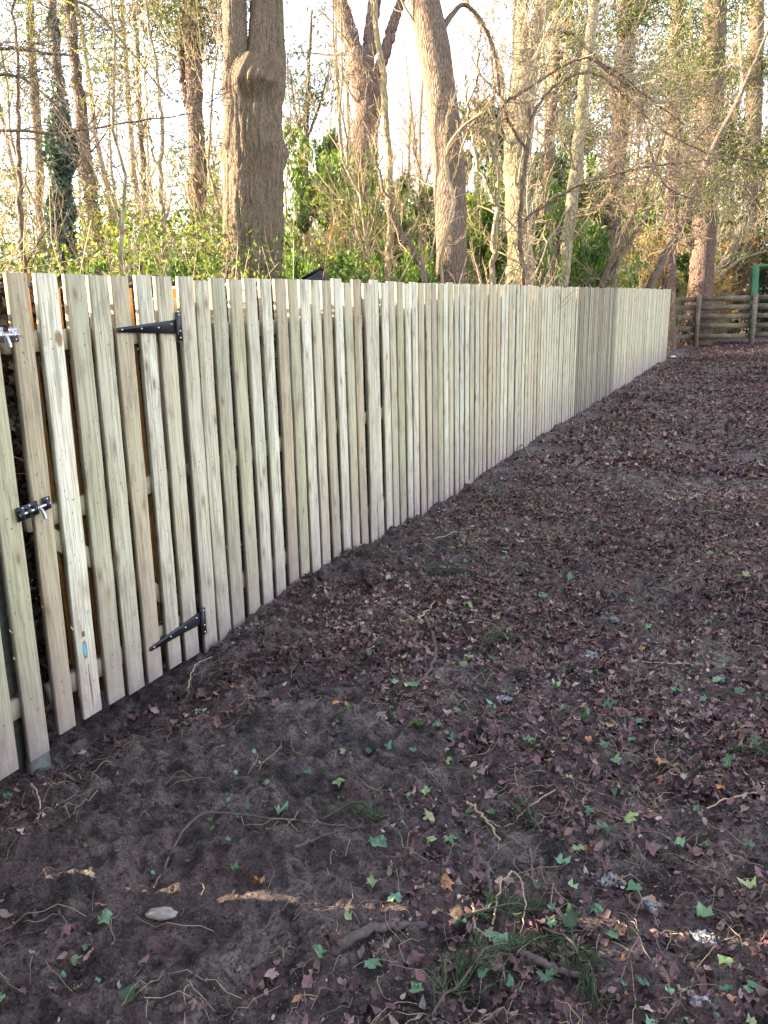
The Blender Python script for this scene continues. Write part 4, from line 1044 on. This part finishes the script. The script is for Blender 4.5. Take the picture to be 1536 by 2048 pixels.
n_ = len
def litter():
    rng = np.random.default_rng(60); g = Geo()
    def field(n, x0, x1, y0, y1, s0, s1, pw=1.0, lob=False):
        X = rng.uniform(x0, x1, n); Y = y0+(y1-y0)*rng.uniform(0, 1, n)**pw
        k = rng.uniform(size=n) > soil_bare(X, Y)*1.05-.04; X, Y = X[k], Y[k]
        k = (X > -2.37) & (rng.uniform(size=n_(X)) < .72+1.1*fbm(X*1.9, Y*1.9, 3, 27)); X, Y = X[k], Y[k]; n = len(X)
        T = rtint(rng, n); T[:, 0] = np.clip(.42+.32*fbm(X*1.1, Y*1.1, 2, 41)+rng.normal(0, .30, n), 0, .93); hot = rng.uniform(size=n) < .018; T[hot, 0] = rng.uniform(.95, 1, hot.sum())
        leaf_shapes(g, rng, X, Y, rng.uniform(s0, s1, n), T, lob, .016, .42)
    field(46000, -2.37, 1.2, 1.0, 7.5, .014, .05, 1.0)
    field(4600, -2.37, 1.2, 1.0, 7, .04, .075, 1.1, True)
    field(34000, -2.3, 1.9, 8, 31, .05, .11, 1.15)
    field(60000, -2.37, 1.6, 2.6, 30, .022, .062, 1.25)
    field(60000, -2.37, 1.0, 1.0, 5.5, .006, .020, 1)
    tag(g.build("leaf_litter", M['litter']), "purple brown dead leaf litter strewn over the soil", "leaf litter", None, 'stuff')
    # fine stems
    g = Geo()
    def stems(n, x0, x1, y0, y1, l0, l1, r0, r1, pw=1):
        X = rng.uniform(x0, x1, n); Y = y0+(y1-y0)*rng.uniform(0, 1, n)**pw
        k = (rng.uniform(size=n) > soil_bare(X, Y)*.8) & (X > -2.3); X, Y = X[k], Y[k]; n = len(X)
        a = rng.uniform(0, 2*np.pi, n); L = rng.uniform(l0, l1, n); P = np.empty((n, 7, 3)); x, y_ = X.copy(), Y.copy(); cv = rng.normal(0, .16, n)
        h0 = rng.uniform(.0, .03, n)
        for j in range(7):
            P[:, j, 0] = x; P[:, j, 1] = y_; P[:, j, 2] = gz(x, y_)+.006+h0*np.sin(j/6*np.pi)
            a = a+cv+rng.normal(0, .42, n)*(rng.uniform(size=n) < .5); x = np.maximum(x+np.cos(a)*L/6, -2.36); y_ = y_+np.sin(a)*L/6
        tubes(g, P, rng.uniform(r0, r1, n)[:, None]*np.linspace(1, .5, 7)[None], 4)
    stems(3800, -2.3, 1.0, 1.0, 7, .02, .16, .0005, .0014, 1.1); stems(600, -2.3, 1.0, 1.0, 7, .08, .26, .0007, .0018, 1.1); stems(1400, -2.3, 1.4, 5, 28, .10, .4, .0012, .0035)
    tag(g.build("twig_litter", M['twig_tan']), "thin tan stems and twigs scattered through the leaf litter", "twigs", None, 'stuff')
    g = Geo(); n = 16000
    X = rng.uniform(-2.36, 1, n); Y = 1+6*rng.uniform(0, 1, n)**1.3; s = .002+.011*rng.uniform(0, 1, n)**2.5
    C = np.stack([X, Y, gz(X, Y)+s*.3], 1); dirs = np.array([[1, 0, 0], [0, 1, 0], [-1, 0, 0], [0, -1, 0], [0, 0, 1]])
    V = C[:, None, :]+dirs[None]*s[:, None, None]*rng.uniform(.6, 1.3, (n, 5, 1)); i = np.arange(n)[:, None, None]*5
    F = (i+np.array([[0, 1, 4], [1, 2, 4], [2, 3, 4], [3, 0, 4]])[None]).reshape(-1, 3); g.add(V.reshape(-1, 3), F)
    g2 = Geo(); n = 5000; X = rng.uniform(-2.2, 1.1, n); Y = 1+12*rng.uniform(0, 1, n)**1.5
    k = rng.uniform(size=n) < .35+1.6*fbm(X*1.4, Y*1.4, 2, 61)-soil_bare(X, Y)*.6; X, Y = X[k], Y[k]
    leaf_shapes(g2, rng, X, Y, rng.uniform(.013, .042, len(X)), rtint(rng, len(X)), True, .02, .6)
    tag(g2.build("green_leaf_scraps", M['leaf_fresh']), "small scraps of torn green leaves mixed into the litter", "leaf scraps", None, 'stuff')
    tag(g.build("soil_crumbs", M['soil']), "small crumbs of dark earth on the trodden soil", "soil crumbs", None, 'stuff')
litter()

# green ivy leaves: the bigger ones one by one
rl = np.random.default_rng(90)
IV = [(522, 1253), (400, 1430), (830, 1387), (835, 1458), (775, 1500), (535, 1572), (678, 1575), (855, 1590), (1110, 1395), (1128, 1345), (1125, 1418), (1220, 1418),
      (1195, 1360), (1368, 1438), (1437, 1195), (1405, 1405), (1480, 1462), (1320, 1540), (1450, 1548), (1180, 1635), (1205, 1665), (1135, 1565), (865, 1690), (985, 1632),
      (1395, 1630), (1160, 1710), (1118, 1745), (1355, 1700), (1075, 1785), (1105, 1830), (1190, 1825), (790, 1802), (155, 1920), (210, 1850), (265, 1998), (20, 1606),
      (1290, 1985), (1450, 1995), (1500, 1790), (1270, 1790), (1010, 1385), (925, 1330), (1085, 1200), (1112, 985), (925, 1100), (770, 1160), (1240, 910), (1375, 800),
      (1250, 860), (1040, 955), (1510, 1495), (1345, 1055), (1280, 975), (1060, 1100), (1140, 1170), (1010, 1110), (640, 1920), (640, 1545), (560, 1640), (475, 1745),
      (1500, 1700), (1230, 1590), (1470, 1395), (1300, 1260), (1180, 1080), (1420, 1120), (1050, 1490), (905, 1480), (1370, 1560), (1420, 1310)]
for _ in range(75):
    a_ = rl.uniform(); IV.append((rl.uniform(max(640, 1000-500*a_), 1530), 830+1200*a_**.9))
for (x, y) in IV:
    z = 0
    for _ in range(4): p = on_ground(x, y, z); z = float(gz(p[0], p[1]))
    dist = np.linalg.norm(p-CP); g = Geo()
    leaf_shapes(g, rl, np.zeros(1), np.zeros(1), np.array([rl.uniform(.036, .070)*(1+.045*dist)]), rtint(rl, 1), True, .006, .25, Z=np.array([.018]))
    o = g.build("ivy_leaf", M['leaf_fresh']); o.location = (p[0], p[1], z)
    tag(o, "small pale green ivy leaf dropped on the dark litter", "leaf", "green ivy leaves dropped on the litter")
OR = [(375, 1422, .05), (1325, 1552, .06), (1440, 1578, .075), (945, 1630, .045), (890, 1795, .07), (1175, 1500, .05), (670, 1430, .05), (1265, 1230, .05), (1320, 1575, .05), (520, 1800, .06), (1435, 1600, .05)]
for (x, y, s_) in OR:
    p = on_ground(x, y, 0); z = float(gz(p[0], p[1])); g = Geo()
    leaf_shapes(g, rl, np.zeros(1), np.zeros(1), np.array([s_]), rtint(rl, 1), True, .006, .25, Z=np.array([.02]))
    o = g.build("fallen_leaf", M['leaf_orange']); o.location = (p[0], p[1], z)
    tag(o, "curled rust orange leaf standing out from the darker litter", "leaf", "rust orange fallen leaves")

# conifer sprigs
def sprig(x, y, L, ang, label, seed, n=24):
    rng = np.random.default_rng(seed); p = on_ground(x, y, 0); z = float(gz(p[0], p[1]))
    root = empty("conifer_sprig", (p[0], p[1], z), label, "sprig", "green conifer sprigs lying on the ground")
    d = np.array([math.cos(ang), math.sin(ang), 0]); s = np.array([-d[1], d[0], 0]); t = np.linspace(0, 1, 8)
    P = (t[:, None]-.5)*d*L+s*(.12*L*np.sin(t*2.5))[:, None]; P[:, 2] = .02+.025*np.sin(t*3.1)
    P[:, 2] += gz(P[:, 0]+p[0], P[:, 1]+p[1])-z
    g = Geo(); tubes(g, P[None], np.linspace(.0035, .001, 8)[None], 5); g.build("stem", M['twig_dark'], root)
    g = Geo(); P1, R1 = sprout(rng, P[None], np.full((1, 8), .002), n, (L*.22, L*.5), (25, 50), .6, n=6, wander=.12, up=0, tmin=.02)
    P1[..., 2] = np.abs(P1[..., 2]-.02)*.35+.02; P1[..., 2] += gz(P1[..., 0]+p[0], P1[..., 1]+p[1])-z
    P2, R2 = sprout(rng, P1, R1, 16, (.015, .045), (20, 45), .8, n=3, wander=.1, up=.05, tmin=.05)
    P2[..., 2] = np.maximum(P2[..., 2], gz(P2[..., 0]+p[0], P2[..., 1]+p[1])-z+.004)
    tubes(g, P1, R1*1.0, 3, rtint(rng, len(P1))); tubes(g, P2, np.full(R2.shape, .0011)*[1.2, 1, .5], 3, rtint(rng, len(P2)))
    g.build("needles", M['sprig'], root)
sprig(975, 1985, .34, 1.0, "largest feathery green sprig, at the picture's bottom edge", 1, 34)
sprig(1130, 1950, .27, -.9, "dark green sprig beside the black root by the bottom edge", 2, 24)
sprig(870, 1165, .46, .3, "flat bright green sprig on the litter beyond the brown clod", 3, 26)
sprig(990, 1300, .24, 1.2, "round dark sprig beside the small dark hollow", 4, 22)
sprig(720, 1135, .30, .2, "green sprig close by the fence foot", 5, 20)
sprig(1500, 1530, .22, -.5, "grey green sprig at the right border", 6, 18)
sprig(1010, 1850, .22, .6, "small faded sprig above the largest one", 7, 16)
sprig(1070, 1650, .18, 2.2, "tiny sprig lying among the green ivy leaves mid litter", 8, 12)
sprig(700, 1650, .18, .4, "small thin sprig on the bare mud's edge", 9, 12)

# sticks, roots
def stick(name, pts, r0, r1, label, m=24, mt='stick', h=.012, cat="stick", jit=.003, k=8):
    rng = np.random.default_rng(len(label)); L = []
    for p in pts:
        q = on_ground(p[0], p[1], 0); L.append([q[0], q[1], float(gz(q[0], q[1]))+h+(p[2] if len(p) > 2 else 0), 0])
    S = smooth_path(np.array(L), m)[:, :3]; S[1:-1] += rng.normal(size=(m-2, 3))*jit
    base = S[0].copy(); g = Geo(); R = np.linspace(r0, r1, m)*(1+rng.normal(0, .03, m))
    tubes(g, S[None], R[None], k, cap=True); o = g.build(name, M[mt], None, base, smooth=True); o.location = base
    tag(o, label, cat)
stick("root", [(850, 1260), (870, 1300), (868, 1340), (845, 1380), (805, 1398)], .011, .006, "curved dark root bent like a hook in the mid litter", cat="root")
stick("stick", [(800, 1262), (840, 1255, .01), (870, 1225, .02)], .006, .003, "short tan stick touching the hooked root", mt='twig_tan')
stick("stick", [(672, 1925), (740, 1890), (800, 1868), (850, 1858)], .015, .010, "thick dark stick half sunk in the mud near the bottom edge")
stick("root", [(1010, 1905), (1060, 1945), (1130, 1975), (1220, 1985)], .012, .008, "black root arching past the largest sprig", cat="root")
stick("stick", [(975, 1740, .0), (978, 1800, .01), (978, 1838, 0)], .007, .006, "short straight grey stick pointing away from the camera")
stick("stick", [(930, 1620), (960, 1650), (1000, 1690)], .005, .004, "straight orange brown stick above the bare mid patch", mt='twig_tan')
stick("vine", [(985, 1855, .0), (1000, 1820, .06), (1030, 1800, .07), (1050, 1830, .03), (1040, 1870, 0)], .003, .002, "looped tan vine springing over the faded sprig", mt='twig_tan', cat="vine")
stick("vine", [(945, 1830, 0), (955, 1890, .03), (990, 1930, .02), (1010, 1980, .0)], .0035, .002, "orange tan vine trailing down to the largest sprig", mt='twig_tan', cat="vine")
stick("stick", [(1250, 1330), (1400, 1337), (1480, 1345)], .003, .002, "long level tan twig right of the white fluff", mt='twig_tan')
stick("stick", [(735, 1325), (800, 1328), (860, 1322)], .003, .002, "level reddish twig left of the hooked root", mt='twig_tan')
stick("root", [(610, 1345), (680, 1345), (720, 1360), (760, 1368)], .005, .003, "thin dark root creeping out of the mud left of the hooked one", cat="root")
stick("stick", [(310, 1790), (400, 1670), (560, 1665), (720, 1668)], .004, .003, "long dark twig across the bare mud")
stick("stick", [(590, 1720), (640, 1690), (690, 1668)], .006, .004, "dark slanting twig at the right edge of the bare mud")
stick("vine", [(1110, 1600), (1060, 1630), (1010, 1660), (950, 1640)], .003, .002, "pale vine sweeping left below the ivy leaves", mt='twig_tan', cat="vine")
stick("vine", [(1400, 1640), (1460, 1620), (1520, 1595), (1536, 1560)], .003, .002, "tan vine curling up to the right border", mt='twig_tan', cat="vine")
stick("twig", [(640, 1130, 0), (650, 1090, .10), (640, 1040, .22), (648, 1010, .30)], .0035, .0015, "thin bare twig standing against the fence boards", mt='stick', cat="twig")
stick("stick", [(375, 1370, 0), (390, 1335, .03), (425, 1320, .02)], .003, .002, "pale bent twig by the gate post foot", mt='twig_pale')
stick("stick", [(1030, 895, 0), (1045, 905, .05), (1060, 925, .03)], .008, .005, "little tan stick leaning by the fence midway along", mt='twig_tan')
stick("stick", [(75, 1640, 0), (80, 1600, .02), (65, 1570, .03), (60, 1560, .0)], .003, .002, "forked pale twig under the latch post", mt='twig_pale')

def lump(name, x, y, sx, sy, sz, label, cat, mt, seed, nz=.25, yaw=0):
    rng = np.random.default_rng(seed); p = on_ground(x, y, 0); z = float(gz(p[0], p[1])); nu, nv = 22, 12
    u = np.arange(nu)*2*np.pi/nu; v = np.linspace(0, np.pi, nv); U_, V_ = np.meshgrid(u, v)
    d = np.stack([np.sin(V_)*np.cos(U_), np.sin(V_)*np.sin(U_), np.cos(V_)], -1)
    r = 1+nz*fbm(d[..., 0]*2+seed+d[..., 2], d[..., 1]*2+d[..., 2]*1.3, 4, seed)
    c, s_ = math.cos(yaw), math.sin(yaw); q = d*r[..., None]*[sx, sy, sz]; q = np.stack([q[..., 0]*c-q[..., 1]*s_, q[..., 0]*s_+q[..., 1]*c, q[..., 2]+sz*.45], -1)
    i = np.arange(nu*nv).reshape(nv, nu); F = np.stack([i[:-1], i[1:], np.roll(i[1:], -1, 1), np.roll(i[:-1], -1, 1)], -1).reshape(-1, 4)
    g = Geo(); g.add(q.reshape(-1, 3), F); o = g.build(name, M[mt], smooth=True); o.location = (p[0], p[1], z); tag(o, label, cat)
lump("stone", 325, 1852, .045, .022, .012, "flat pale stone on the bare mud near the bottom left", "stone", 'stone', 1, yaw=.3)
lump("stone", 515, 1322, .022, .016, .014, "small tan stone below the fence beyond the gate", "stone", 'stone', 2)
lump("stone", 805, 1240, .022, .035, .014, "smooth grey stone at the bend of the hooked root", "stone", 'stone', 3, yaw=.5)
lump("clod", 735, 1190, .075, .05, .055, "rounded brown clod of earth near the fence foot", "clod", 'soil', 4, .5)
lump("clod", 645, 1175, .055, .04, .04, "grey crumbly clod of earth against the fence foot", "clod", 'soil', 5, .5)
def fluff(x, y, r, label, seed):
    rng = np.random.default_rng(seed); p = on_ground(x, y, 0); z = float(gz(p[0], p[1])); g = Geo(); n = 60
    n = 260; C = rng.normal(size=(n, 3))*[r*.38, r*.26, r*.14]+[0, 0, r*.25]; leaves(g, rng, C, r*.5, rtint(rng, n), .8)
    o = g.build("fluff", M['fluff']); o.location = (p[0], p[1], z); tag(o, label, "fluff", "tufts of whitish fluff on the litter")
for i, (x, y, r, lb) in enumerate([(1190, 1318, .045, "tattered white tuft beside the small dark hollow"), (955, 1338, .03, "small white tuft left of the dark hollow"),
        (1010, 1408, .03, "white tuft under a green ivy leaf mid litter"), (1215, 1770, .035, "mossy white tuft above a row of pale specks"), (1300, 1812, .03, "round white tuft near the lower right"),
        (1410, 1880, .03, "loose white tuft just above the lower right light patch"), (1230, 1250, .03, "faint white tuft further off behind the hollow"), (1065, 1905, .03, "white tuft touching the black root"),
        (1400, 2040, .03, "white tuft cut off by the bottom border"), (1320, 700, .0, "")]):
    if r: fluff(x, y, r, lb, 200+i)
p = on_ground(1345, 714, 0); g = Geo(); box(g, (-.09, -.03, .0), (.09, .03, .035)); box(g, (-.07, -.02, .035), (.05, .025, .05)); o = g.build("litter_scrap", M['paper']); o.location = (p[0], p[1], float(gz(p[0], p[1]))); o.rotation_euler.z = .4
tag(o, "little white scrap lying at the far end of the picket fence", "scrap")
